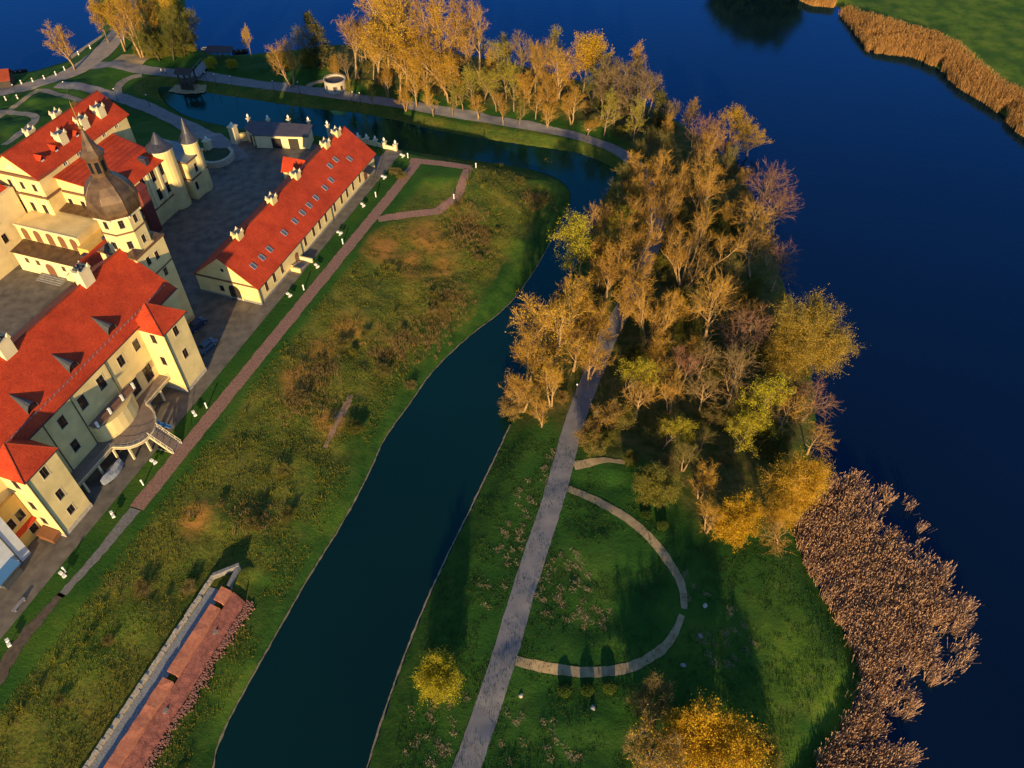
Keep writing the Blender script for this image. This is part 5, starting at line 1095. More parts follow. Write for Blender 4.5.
for seg in ([p for p in ez if p[1] <= -37.2], [p for p in ez if p[1] >= -34.6]):
    for z in (3.55, 4.0): mb.tube([(p[0] - .1, p[1], z) for p in seg], .03, 4)
    for p in seg: mb.tube([(p[0] - .1, p[1], 3.1), (p[0] - .1, p[1], 4.0)], .025, 4)
B.part(mb, 'railing', M['steel'])
for x, u in ((-2.1, -47.8), (-2.1, -44.3), (-1.9, -40.9), (.5, -40.0), (2.0, -37.7), (2.1, -35.2), (.4, -32.9), (-2.6, -30.6), (-2.6, -27.6)):
    mb = MB(); mb.box(x - .28, x + .02, u - .15, u + .15, 0, 2.62); B.part(mb, 'post', M['trim'])
sw = MB()
for k in range(12):
    z = 3.0 - (k + 1) * .25; x0 = 2.2 + k * .29
    sw.box(x0, x0 + .31, -37.0, -34.9, max(z - .3, 0), z + .22 - k * .001)
st = B.part(sw, 'stair', M['deck'])
for u in (-37.05, -34.85):
    mb = MB(); mb.prism([(2.1, u - .08), (5.9, u - .08), (5.9, u + .08), (2.1, u + .08)], -.02, .02); mb.tube([(2.1, u, 3.95), (5.9, u, .95)], .05, 5)
    for k in range(5): x = 2.2 + k * .9; zz = 3.0 - (x - 2.2) * .86; mb.tube([(x, u, max(zz, 0)), (x, u, zz + .95)], .035, 4)
    mb.add([(2.1, u - .1, 2.7), (5.8, u - .1, -.4), (5.8, u - .1, .1), (2.1, u - .1, 3.2), (2.1, u + .1, 2.7), (5.8, u + .1, -.4), (5.8, u + .1, .1), (2.1, u + .1, 3.2)], [(0, 1, 2, 3), (7, 6, 5, 4), (3, 2, 6, 7), (0, 4, 5, 1), (0, 3, 7, 4), (1, 5, 6, 2)])
    B.part(mb, 'stair_railing', M['trim'], st)
def lump(name, label, cat, u, v, z, pts, m, group=None):
    B = Bldg(name, label, cat, u, v, z, group); mb = MB(); mb.add(*pts); o = B.part(mb, 'cover', m); return B
# tarpaulin covered boat under the terrace
B = Bldg('covered_boat', 'grey tarpaulin covered boat lying under the terrace edge', 'boat', -43.4, -1.0)
mb = MB(); rows = []
for i in range(7):
    t = i / 6; w = 1.0 * math.sin(math.pi * min(.97, .12 + t * .75)); u = -46 + t * 4.6
    rows.append([(-1.0 - w, u, .15), (-1.0 - w * .7, u, .9), (-1.0, u, 1.3 + .15 * math.sin(t * 9)), (-1.0 + w * .7, u, .9), (-1.0 + w, u, .15)])
for a, b in zip(rows[:-1], rows[1:]):
    for j in range(4): mb.quad(a[j], a[j + 1], b[j + 1], b[j])
mb.add(rows[0], [(0, 1, 2, 3, 4)]); mb.add(rows[-1], [(4, 3, 2, 1, 0)]); B.part(mb, 'tarpaulin', M['tarp'], smooth=True)
mb = MB(); mb.box(-1.9, -.1, -45.6, -42.0, .024, .15); B.part(mb, 'cradle', M['wood'])
B = Bldg('slide', 'small blue plastic slide leaning under the terrace bow', 'slide', -33, .8)
mb = MB(); mb.slab([(.4, -33.6, 1.7), (.4, -33.0, 1.7), (2.2, -32.2, .3), (2.2, -32.8, .3)], .08); mb.slab([(.4, -33.68, 1.85), (.4, -33.62, 1.85), (2.2, -32.82, .45), (2.2, -32.88, .45)], .2); B.part(mb, 'chute', M['blue'])
mb = MB(); mb.box(.1, .4, -33.6, -33.0, .024, 1.68); B.part(mb, 'ladder', M['blue'])
# white block at the left edge
B = Bldg('white_annex', 'white plastered block with blue awning at the left edge below the corner bay', 'building', -67, -8)
mb = MB(); P = [(-16, -76), (-3.1, -76), (-3.1, -59.5), (-16, -59.5)]
facade(B, mb, P[0], P[1], 0, 11); facade(B, mb, P[1], P[2], 0, 11, [(12.5, 5.8, 1.2, 1.8), (8, 5.8, 1.2, 1.8), (4, 5.8, 1.2, 1.8)], 'white'); wall(mb, P[2], P[3], 0, 11); B.part(mb, 'wall', M['whitewall'])
mb = MB(); mb.slab([(-2.5, -76, 11.0), (-2.5, -59.3, 11.0), (-16, -59.3, 14.0), (-16, -76, 14.0)], .2); B.part(mb, 'roof', M['tile'])
drainpipe(B, -3.0, -61.3, 0, 10.8)
mb = MB(); mb.slab([(-3.08, -66, 2.6), (-1.6, -66, 2.1), (-1.6, -62, 2.1), (-3.08, -62, 2.6)][::-1], .1); B.part(mb, 'awning', M['blue'])
mb = MB(); mb.box(-2.9, -1.8, -65.5, -62.4, .03, 1.1); B.part(mb, 'counter', M['zinc'])
# windows, awning and hatch of the recess next to the left bay belong to the wing
wing = bpy.data.objects['castle_wing']
class _W(Bldg):
    def __init__(s): x, y = XY(-45, -13); s.o = np.array([-13, -45, 0.0]); s.root = wing
Wg = _W()
mb = MB(); facade(Wg, mb, (-4.3, -59.45), (-4.3, -55.62), 0, 9.2, [(2.6, 4.6, 1.25, 1.9), (2.9, .8, 1.2, 1.6), (.9, 4.6, 1.0, 1.9)]); mb.box(-4.78, -4.3 - .003, -59.44, -55.63, 9.0, 9.2); Wg.part(mb, 'recess_wall', M['plaster_gold'])
mb = MB(); mb.slab([(-4.29, -59.4, 3.7), (-3.6, -59.4, 3.35), (-3.6, -55.7, 3.35), (-4.29, -55.7, 3.7)][::-1], .1); Wg.part(mb, 'awning', M['tile'])
mb = MB(); mb.slab([(-3.4, -57.3, 1.5), (-.5, -57.3, 1.2), (-.5, -55.7, 1.5), (-3.4, -55.7, 1.7)][::-1], .9); Wg.part(mb, 'hatch', M['door_b'])

# gate shed, pillars, court wall
B = Bldg('gate_shed', 'low cream shed with three dark doorways and flat dark roof at the castle gate', 'building', 53.5, -27)
p0, p1, p2, p3 = (-32.4, 52.0), (-19.7, 55.6), (-21.0, 60.0), (-33.7, 56.4)
mb = MB(); L0 = math.dist(p0, p1)
wall(mb, p0, p1, 0, 3.5, [(3.9, 6.4, 0, 2.7), (8.2, 10.7, 0, 2.7)], .5); wall(mb, p1, p2, 0, 3.5); wall(mb, p2, p3, 0, 3.5); wall(mb, p3, p0, 0, 3.5)
q0, q1, q2 = (-36.2, 54.2), (-33.4, 52.6), (-33.9, 56.3); wall(mb, q0, q1, 0, 3.4, [(1.2, 2.6, 0, 2.6)], .4); wall(mb, q1, q2, 0, 3.4); wall(mb, q2, q0, 0, 3.4)
B.part(mb, 'wall', M['plaster_pale'])
for c in (5.15, 9.45): o = door(B, p0, p1, c, 0, 2.46, 2.66, M['door'], n_out=-.3)
door(B, q0, q1, 1.9, 0, 1.36, 2.56, M['door'], n_out=-.3)
mb = MB(); mb.slab([(p0[0] - .3, p0[1] - .45, 3.62), (p1[0] + .4, p1[1] - .4, 3.62), (p2[0] + .3, p2[1] + .4, 3.95), (p3[0] - 3.2, p3[1] + .8, 3.95), (q0[0] - .3, q0[1] - .2, 3.62), (q1[0], q1[1] - .3, 3.62)], .2); B.part(mb, 'flat_roof', mat('purple_grey_roof_felt', (.075, .06, .075), .75, .2, .6))
def pillar(label, u, v, h, w, fin=.35, group=None, name='gate_pillar', zb=0.0, m='trim'):
    B = Bldg(name, label, 'pillar', u, v, zb, group); mb = MB(); mb.box(v - w / 2, v + w / 2, u - w / 2, u + w / 2, zb, zb + h); B.part(mb, 'shaft', M[m])
    mb = MB(); mb.box(v - w / 2 - .18, v + w / 2 + .18, u - w / 2 - .18, u + w / 2 + .18, zb + h, zb + h + .25); B.part(mb, 'cap', M['trim'])
    mb = MB(); mb.lathe([(fin * .4, zb + h + .25), (fin * .45, zb + h + .45), (fin, zb + h + .7), (fin * .9, zb + h + .95), (fin * .4, zb + h + 1.15), (.03, zb + h + 1.35)], 10, v, u); B.part(mb, 'finial', M['white'], smooth=True)
pillar('taller pale gate pillar nearest the moat, with white cap', 52.4, -38.6, 4.4, 1.6); pillar('shorter pale gate pillar beside the curved planter', 46.2, -42.2, 3.2, 1.4)
g = 'white finial piers behind the gate shed'
for k, (u, v) in enumerate(((58.5, -38.0), (59.6, -33.0), (61.4, -28.2), (62.8, -23.4), (63.6, -18.6))): pillar('white finialed pier of the moat wall rising behind the gate shed', u, v, 3.6, .55, .3, g, 'wall_pier', min(0, H(*XY(u, v))))
B = Bldg('moat_wall', 'low yellow parapet wall between the taller gate pillar and the shed', 'wall', 54.5, -37)
mb = MB(); a, b = (-38.2, 53.2), (-35.0, 55.2); mb.prism([a, b, (b[0] - .3, b[1] + .4), (a[0] - .3, a[1] + .4)], 0, 1.9); mb.prism([(a[0] + .05, a[1] - .08), (b[0] + .05, b[1] - .08), (b[0] - .35, b[1] + .48), (a[0] - .35, a[1] + .48)], 1.9, 2.05); B.part(mb, 'parapet', M['plaster'])
g = 'white balustrade piers at the moat corner'
fp = [(63.0, -10.0), (62.7, -7.4), (62.4, -4.9), (61.9, -2.2), (61.7, .9)]
for k, (u, v) in enumerate(fp): pillar('white ball topped pier of the parapet beyond the long house', u, v, 1.7, .7, .3, g, 'wall_pier', min(0.0, H(*XY(u, v))) - .1)
B = Bldg('parapet', 'low pale parapet between white ball topped piers beyond the long house', 'wall', 62, -4)
mb = MB()
for (u0, v0), (u1, v1) in zip(fp[:-1], fp[1:]): mb.prism([(v0 + .36, u0 - .15), (v1 - .36, u1 - .15), (v1 - .36, u1 + .15), (v0 + .36, u0 + .15)], -1.5, .95)
B.part(mb, 'wall', M['plaster_pale'])
B = Bldg('planter', 'curved stone raised planter with grass inside by the castle gate', 'planter', 44.5, -37.5)
arc = [(-42.0, 41.0), (-39.6, 39.8), (-36.8, 40.2), (-35.0, 42.2), (-34.6, 44.6), (-35.4, 47.0), (-37.6, 48.4)]
arc = [tuple(p) for p in chaikin(np.array(arc), 2, False)]
ctr = np.array([-39.0, 44.5]); inn = [tuple(np.array(p) + (ctr - np.array(p)) / np.linalg.norm(ctr - np.array(p)) * .8) for p in arc]
mb = MB()
for i in range(len(arc) - 1): mb.prism([arc[i], arc[i + 1], inn[i + 1], inn[i]], 0, 1.5)
B.part(mb, 'stone_wall', M['stone_p'])
mb = MB(); mb.add([(p[0], p[1], 1.35) for p in inn] + [(-42.5, 46.5, 1.1)], [tuple(range(len(inn) + 1))]); B.part(mb, 'grass', mat('planter_grass', (.02, .045, .01), .95, .3, 1, .1, 3))

# cars beside the castle
def car(label, u, v, rz, paint):
    x, y = XY(u, v); root = thing('parked_car', label, 'car', (x, y, .03), rz)
    prof = [(-2.1, .35), (-2.1, .8), (-1.95, .95), (-1.35, 1.0), (-.75, 1.42), (.75, 1.46), (1.35, 1.0), (2.0, .88), (2.12, .6), (2.1, .35)]
    mb = MB(); n = len(prof); ws = [.80, .84, .84, .84, .66, .66, .84, .82, .8, .78]
    vs_ = [(px, -w, pz) for (px, pz), w in zip(prof, ws)] + [(px, w, pz) for (px, pz), w in zip(prof, ws)]
    mb.add(vs_, [tuple(range(n)), tuple(range(2 * n - 1, n - 1, -1))] + [(i, n + i, n + (i + 1) % n, (i + 1) % n) for i in range(n)]); body = mb.build('body', paint, root)
    for a, b in ((3, 4), (5, 6)):
        g_ = MB(); (xa, za), (xb, zb) = prof[a], prof[b]; wa, wb = ws[a] - .1, ws[b] - .1; s = 1 if a == 5 else -1
        f = lambda t: (xa + (xb - xa) * t + s * .02, za + (zb - za) * t + .02); p, q = f(.12), f(.88)
        g_.quad((p[0], -wa + .1, p[1]), (p[0], wa - .1, p[1]), (q[0], wb - .1, q[1]), (q[0], -wb + .1, q[1])); g_.build('windscreen', M['carglass'], body)
    for s in (-1, 1):
        g_ = MB(); g_.add([(-1.1, s * .835, 1.02), (1.15, s * .835, 1.02), (.7, s * .69, 1.38), (-.7, s * .69, 1.36)], [(0, 1, 2, 3)]); g_.build('side_window', M['carglass'], body)
        for px in (-1.3, 1.35):
            w_ = MB(); w_.lathe([(.33, -.1), (.33, .1)], 14); w_.v = [(px + a, s * .76 + c, .33 + b) for a, b, c in w_.v]; wh = w_.build('wheel', M['tyre'], root)
            w_ = MB(); w_.lathe([(.19, -.115), (.19, .115)], 10); w_.v = [(px + a, s * .76 + c, .33 + b) for a, b, c in w_.v]; w_.build('rim', M['steel'], wh)
        l_ = MB(); l_.box(2.06, 2.13, s * .62 - .15, s * .62 + .15, .62, .76); l_.build('headlight', M['lampglass'], root)
car('dark blue car parked at the foot of the gate tower wall', -9.6, -8.3, R(62), M['carblue']); car('blue grey car parked close behind the right corner bay', -14.0, -3.2, R(62), mat('steel_blue_car_paint', (.05, .11, .19), .3, spec=.6))
car('bright blue car parked in the inner court behind the wing roof', -26.5, -25.5, R(20), mat('bright_blue_car_paint', (.02, .10, .30), .3, spec=.6))
B = Bldg('bench', 'plain wooden bench at the alley edge below the left corner bay', 'bench', -66.5, 1.6)
mb = MB(); mb.box(1.3, 1.8, -68, -65.8, .42, .5); B.part(mb, 'seat', M['greywood'])
for u in (-67.8, -66.1): mb = MB(); mb.box(1.35, 1.75, u, u + .15, .02, .42); B.part(mb, 'leg', M['greywood'])

# red timber rubble of the old cover in the gate court
# bastion wall of red brick
B = Bldg('bastion_wall', 'long battered red brick bastion wall above the moat with broken parapet', 'wall', -66, 27)
ztop = -2.55; rr = np.random.RandomState(3)
def pprof(u): return [(25.75, ztop - .4), (25.75, -1.45), (27.15, -1.95), (27.2, ztop - .02)]
for a, b in ((-56.9, -54.8), (-67.9, -57.7), (-100, -68.8)):
    mb = MB(); N_ = max(2, int((b - a) / 1.2)); us = np.linspace(a, b, N_)
    rows = [[(v + rr.normal(0, .03), u, z + rr.normal(0, .035)) for v, z in pprof(u)] for u in us]
    for p, q in zip(rows[:-1], rows[1:]):
        for j in range(3): mb.quad(p[j], q[j], q[j + 1], p[j + 1])
    mb.add(rows[0], [(0, 1, 2, 3)]); mb.add(rows[-1], [(3, 2, 1, 0)]); B.part(mb, 'parapet', M['brick'])
mb = MB(); us = np.linspace(-100, -54.6, 58); rows = []
for u in us:
    cut = .55 * mnoise.noise((u * .35, 2.1, 0)) + .35 * mnoise.noise((u * 1.3, 5, 0)); r_ = []
    for k in range(8):
        t = k / 7; v = 27.22 + 1.55 * t * (1 + .3 * cut) + .06 * mnoise.noise((u * 1.1, k * .7, 1)); z = ztop + .02 - (2.75 + cut * .5) * t + .05 * mnoise.noise((u * .9, k, 4)); r_.append((v, u, z))
    rows.append(r_)
for p, q in zip(rows[:-1], rows[1:]):
    for j in range(7): mb.quad(p[j], q[j], q[j + 1], p[j + 1])
mb.add([(26.4, -54.6, -6)] + [(26.4, -54.6, ztop)] + rows[-1], [tuple(range(10))]); B.part(mb, 'brick_face', M['brick_d'])
for u in (-60.5, -72.0, -83): mb = MB(); mb.box(27.25, 27.9, u - .35, u + .35, -3.75, -3.2); B.part(mb, 'drain_spout', M['stone'])
mb = MB()
for k in range(3000):
    u = rr.uniform(-100, -54.2); t = abs(rr.normal(0, .5)); lump_ = mnoise.noise((u * .35, 2.1, 0)); v = 28.7 + t * 1.2 + .6 * lump_; x, y = XY(u, v); z = H(x, y) + .1; s = rr.uniform(.03, .10)
    if rr.rand() < .35 and lump_ < -.05: continue
    mb.box(v - s, v + s, u - s * .7, u + s * .7, z - .15, z + s * 1.1)
tag(B.part(mb, 'brick_rubble', M['pinkbrick']), kind='stuff')
strip('rampart_walk', [XY(-55, 24.7), XY(-70, 24.6), XY(-100, 24.6)], 2.3, M['gravel'], .06, .1)
B = Bldg('stone_kerb', 'long pale stone kerb along the upper side of the gravel rampart walk', 'kerb', -70, 23.2, -2.6)
mb = MB(); us = np.linspace(-100, -53.5, 70); 
for a, b in zip(us[:-1], us[1:]):
    o_ = rr.normal(0, .03); mb.box(23.0 + o_, 23.45 + o_, a + .02, b - .02, -3.0, -1.95 + rr.normal(0, .05))
B.part(mb, 'stone_course', M['stone_p'])
B = Bldg('wall_end', 'grey stone return wall closing the end of the gravel rampart walk', 'wall', -52, 24.5, -2.6)
mb = MB(); mb.prism([(23.2, -53.3), (25.9, -50.6), (26.2, -51.0), (23.4, -53.8)], -4, -1.6); mb.prism([(26.2, -51.0), (26.6, -54.3), (26.2, -54.3), (25.8, -51.1)], -4, -1.7); B.part(mb, 'stone_wall', M['stone'])

# floodlights and white posts along the brick path
def proto_flood():
    r = thing('floodlight', 'white twin floodlight on the grass between alley and brick path', 'floodlight', group='white floodlights along the brick path')
    mb = MB(); mb.box(-.22, .22, -.22, .22, 0, .12); mb.tube([(0, 0, .1), (0, 0, .65)], .06, 6); mb.tube([(-.5, 0, .62), (.5, 0, .62)], .05, 6); mb.build('bracket', M['white'], r)
    for s in (-1, 1):
        mb = MB(); mb.box(s * .48 - .28, s * .48 + .28, -.32, .2, .55, .95); h = mb.build('lamp_head', M['white'], r); h.rotation_euler = (.0, 0, 0)
        mb = MB(); mb.box(s * .48 - .24, s * .48 + .24, -.005, .01, .6, .9); mb.v = [(x, y - .33, z) for x, y, z in mb.v]; mb.build('lens', M['lampglass'], h)
    return r
def proto_post():
    r = thing('bollard_light', 'slim white bollard light beside the brick path', 'bollard', group='white bollard lights along the brick path')
    mb = MB(); mb.lathe([(.14, 0), (.14, 1.25)], 10); mb.build('post', M['white'], r)
    mb = MB(); mb.lathe([(.14, 1.25), (.19, 1.27), (.19, 1.5), (.1, 1.58)], 10); mb.build('lamp_head', M['white'], r); return r
fl = proto_flood(); po = proto_post()
def scatter(proto, pts, rz0=0, s=1.0):
    for i, p in enumerate(pts):
        o = proto if i == 0 else copy_tree(proto); o.location = (float(p[0]), float(p[1]), H(p[0], p[1]) + .02); o.rotation_euler = (0, 0, rz0 + rng.uniform(-.4, .4)); o.scale = (s, s, s)
scatter(fl, [GH(*q) for q in ((289.5, 297), (317, 268), (340, 235), (363, 207), (384, 179), (402.5, 157.5), (195, 416), (154.5, 464), (113.5, 517), (64, 577), (10, 645), (361, 563))][:11], R(150), .85)
scatter(po, [GH(*q) for q in ((304, 290), (343, 244), (376, 197), (408, 158), (207, 408), (143.5, 485), (66, 572), (476, 168), (454, 199))], 0, .85)
def proto_boll():
    r = thing('roadside_post', 'short white post at the verge of the lake road', 'post', group='white posts along the lake road')
    mb = MB(); mb.lathe([(.22, 0), (.2, 1.2), (.1, 1.35)], 8); mb.build('post', M['white'], r); mb = MB(); mb.lathe([(.225, .75), (.225, .95)], 8); mb.build('band', M['tile_old'], r); return r
scatter(proto_boll(), [GH(x / 6.4, y / 6.4) for x, y in ((68, 553), (140, 538), (212, 524), (286, 507), (360, 482), (416, 450), (40, 642), (115, 632), (505, 352), (580, 312), (676, 228))], 0, .9)
def proto_lamp():
    r = thing('street_lamp', 'thin dark street lamp with a white globe beside the path', 'lamp', group='thin street lamps with white globes')
    mb = MB(); mb.tube([(0, 0, 0), (0, 0, 3.4)], [.07, .045], 6); mb.lathe([(.12, 0), (.12, .5)], 8); mb.build('post', M['iron'], r)
    mb = MB(); mb.lathe([(.05, 3.4), (.14, 3.47), (.16, 3.57), (.13, 3.68), (.04, 3.73)], 10); mb.build('globe', M['lampglass'], r, smooth=True); return r
scatter(proto_lamp(), [GH(*q) for q in ((576, 398), (648.5, 245), (587, 142), (275, 93), (208, 84), (217, 86), (233, 88), (354, 104), (361, 105), (300, 94), (118, 101), (150, 107), (68, 94), (18, 97))])
# clipped round shrubs and pale boulders on the lawn
for (px, py), lab in (((646, 516), 'clipped ball shrub by the curved path, upper left of two'), ((662, 527), 'clipped ball shrub by the curved path, lower right of two'), ((564.5, 692), 'clipped ball shrub below the curved path, leftmost of three'), ((587, 691), 'clipped ball shrub below the curved path, middle of three'), ((609, 689), 'clipped ball shrub below the curved path, rightmost of three')):
    p = GH(px, py); r = thing('clipped_shrub', lab, 'shrub', (p[0], p[1], p[2]), 0, 'clipped ball shrubs'); r.scale = (.95, .95, .68)
    k = np.random.RandomState(int(px)); n = 2600; d = k.normal(0, 1, (n, 3)); d /= np.linalg.norm(d, axis=1)[:, None]; rad = .98 - .25 * k.rand(n, 1) ** 2 + .05 * np.sin(d[:, :1] * 7); c = d * rad * [1, 1, .95] + [0, 0, .85]; c = c[c[:, 2] > 0]; n = len(c)
    a = k.normal(0, 1, (n, 3)); a /= np.linalg.norm(a, axis=1)[:, None]; b = np.cross(a, k.normal(0, 1, (n, 3))); b /= np.linalg.norm(b, axis=1)[:, None]; s = .09
    me = bpy.data.meshes.new('leaves'); V = np.concatenate([c - a * s, c + b * s, c + a * s, c - b * s]); I = np.arange(n); me.from_pydata(V.tolist(), [], np.stack([I, I + n, I + 2 * n, I + 3 * n], 1).tolist()); me.materials.append(T['lf_shrub']); link('leaves', me, r)
    mb = MB(); mb.tube([(0, 0, -.1), (.05, 0, .8)], .07, 5); mb.tube([(0, 0, .3), (-.3, .2, 1.0)], .04, 4); mb.tube([(0, 0, .3), (.3, -.2, 1.1)], .04, 4); mb.build('stem', M['bark'], r)
def boulder(label, px, py, s, m, seed):
    p = GH(px, py); bm = bmesh.new(); bmesh.ops.create_icosphere(bm, subdivisions=3, radius=1)
    for v in bm.verts: v.co *= 1 + .35 * mnoise.noise(v.co * 1.1 + Vector((seed, 0, 0))); v.co.z *= .62
    me = bpy.data.meshes.new('boulder'); bm.to_mesh(me); bm.free(); me.materials.append(m); o = link('boulder', me, None, (p[0], p[1], p[2] + s * .25), seed); o.scale = (s, s * .8, s); tag(o, label, 'boulder')
boulder('pale boulder in the grass beside the road, below the curved path', 521, 696, .34, M['stone_p'], 1); boulder('bluish grey boulder below the leftmost clipped shrubs', 593, 708, .38, M['gravel'], 2); boulder('bluish boulder right of the lower end of the curved path', 683, 665.5, .38, M['gravel'], 3); boulder('small grey boulder on the lawn right of the curved path, upper of two', 705, 606, .4, M['stone_p'], 4); boulder('small grey boulder on the lawn right of the curved path, lower of two', 700, 636, .35, M['stone'], 5)
# round pavilion by the towpath
x, y = GH(336, 88)[:2]; r = thing('round_pavilion', 'round pale stone pavilion behind the towpath trees', 'pavilion', (x, y, H(x, y))); r.scale = (.72, .72, .66)
mb = MB(); mb.lathe([(4.3, -1), (4.3, 4.0)], 28, caps=False); mb.lathe([(4.0, 4.0), (4.0, 0)], 28, caps=False); mb.build('wall', M['stone_p'], r); mb = MB(); mb.lathe([(4.0, 4.0), (4.5, 4.0), (4.5, 4.3), (4.0, 4.3)], 28, caps=False); mb.build('cornice', M['stone_p'], r); mb = MB(); mb.lathe([(3.98, 3.3), (.2, 3.9)], 28); mb.build('sunk_roof', M['slate'], r)
for a in (-2.3, -1.5, -.8):
    mb = MB(); mb.add([(4.32 * math.cos(a + d), 4.32 * math.sin(a + d), z) for d, z in ((-.12, .8), (.12, .8), (.12, 2.6), (-.12, 2.6))], [(0, 1, 2, 3)]); mb.build('window', M['door'], r)
# wooden sluice with its grey plank bridge
p = GH(190, 87); r = thing('wooden_sluice', 'dark timber sluice house on the small island of the moat', 'sluice', (p[0], p[1], WATER), R(-10))
mb = MB()
mb.box(-2.0, 2.0, -1.6, 1.6, 2.2, 2.45); mb.build('platform', M['wood'], r)
for sx in (-1.8, 1.8):
    for sy in (-1.4, 1.4): mb = MB(); mb.box(sx - .18, sx + .18, sy - .18, sy + .18, -1.5, 5.2); mb.build('post', M['wood'], r)
mb = MB(); mb.slab([(-2.6, -2.1, 5.1), (2.6, -2.1, 5.1), (2.6, 0, 6.2), (-2.6, 0, 6.2)], .12); mb.slab([(2.6, 2.1, 5.1), (-2.6, 2.1, 5.1), (-2.6, .003, 6.2), (2.6, .003, 6.2)], .12); mb.build('roof', M['wood'], r)
mb = MB(); mb.box(-.12, .12, -1.55, -1.3, -1, 4.5); mb.box(-1.7, 1.7, -1.5, -1.35, -.5, 2.0); mb.build('sluice_gate', M['door'], r)
a, b = GH(195, 79), GH(208, 65); d = Vector((b[0] - a[0], b[1] - a[1], 0)); L_ = d.length
r = thing('plank_bridge', 'grey plank footbridge rising behind the timber sluice', 'bridge', (a[0], a[1], H(a[0], a[1])), math.atan2(d.y, d.x))
mb = MB(); mb.slab([(0, -1.5, .9), (L_, -1.5, 1.1), (L_, 1.5, 1.1), (0, 1.5, .9)], .15); mb.build('deck', M['greywood'], r)
for s in (-1.5, 1.5): mb = MB(); mb.tube([(0, s, 1.9), (L_, s, 2.1)], .05, 5); [mb.tube([(L_ * t, s, -.6), (L_ * t, s, 2.0)], .06, 5) for t in (.03, .35, .66, .97)]; mb.build('railing', M['greywood'], r)
# lake side huts and boats
p = GH(3, 85); r = thing('wooden_hut', 'brown wooden hut with red roof at the lake edge on the far left', 'hut', (p[0], p[1], H(p[0], p[1])), R(15))
mb = MB(); mb.box(-3, 3, -2.5, 2.5, -.5, 2.6); mb.tri((-3, -2.5, 2.6), (-3, 2.5, 2.6), (-3, 0, 4.4)); mb.tri((3, 2.5, 2.6), (3, -2.5, 2.6), (3, 0, 4.4)); mb.build('wall', M['wood'], r)
mb = MB(); mb.slab([(-3.4, -3, 2.35), (3.4, -3, 2.35), (3.4, 0, 4.55), (-3.4, 0, 4.55)], .12); mb.slab([(3.4, 3, 2.35), (-3.4, 3, 2.35), (-3.4, .003, 4.55), (3.4, .003, 4.55)], .12); mb.build('roof', M['tile_old'], r)
mb = MB(); mb.box(-.6, .6, -2.56, -2.45, -.3, 1.9); mb.build('door', M['door'], r)
def boat(label, px, py, rz, m):
    q = G(px, py, WATER); r = thing('rowing_boat', label, 'boat', (q[0], q[1], WATER), rz); mb = MB(); rows = []
    for i in range(9):
        t = i / 8; w = .85 * math.sin(math.pi * (.08 + .84 * t)) ** .6; rows.append([(-2.4 + 4.8 * t, -w, .55), (-2.4 + 4.8 * t, -w * .7, -.1), (-2.4 + 4.8 * t, w * .7, -.1), (-2.4 + 4.8 * t, w, .55)])
    for a_, b_ in zip(rows[:-1], rows[1:]):
        for j in range(3): mb.quad(a_[j], a_[j + 1], b_[j + 1], b_[j])
    mb.add(rows[0], [(0, 1, 2, 3)]); mb.add(rows[-1], [(3, 2, 1, 0)]); mb.build('hull', m, r)
    for x_ in (-1, .4): mb = MB(); mb.box(x_ - .15, x_ + .15, -.7, .7, .3, .36); mb.build('seat', M['greywood'], r)
boat('dark rowing boat moored beside the wooden hut', 19, 72.5, R(20), M['wood'])
boat('pale rowing boat moored left of the dark shelter on the inlet', 209, 50, R(170), M['greywood']); boat('dark rowing boat moored right of the dark shelter on the inlet', 240, 52, R(10), M['wood'])
p = GH(221, 58); r = thing('boat_shelter', 'dark open timber shelter on the inlet shore', 'shelter', (p[0], p[1], H(p[0], p[1])), R(-5))
mb = MB(); mb.slab([(-4, -2, 2.6), (4, -2, 2.6), (4, 2, 2.9), (-4, 2, 2.9)], .15); mb.build('roof', mat('dark_red_felt', (.05, .025, .03), .8, .2, 2), r)
for sx in (-3.7, 0, 3.7):
    for sy in (-1.8, 1.8): mb = MB(); mb.box(sx - .1, sx + .1, sy - .1, sy + .1, -.6, 2.65); mb.build('post', M['wood'], r)
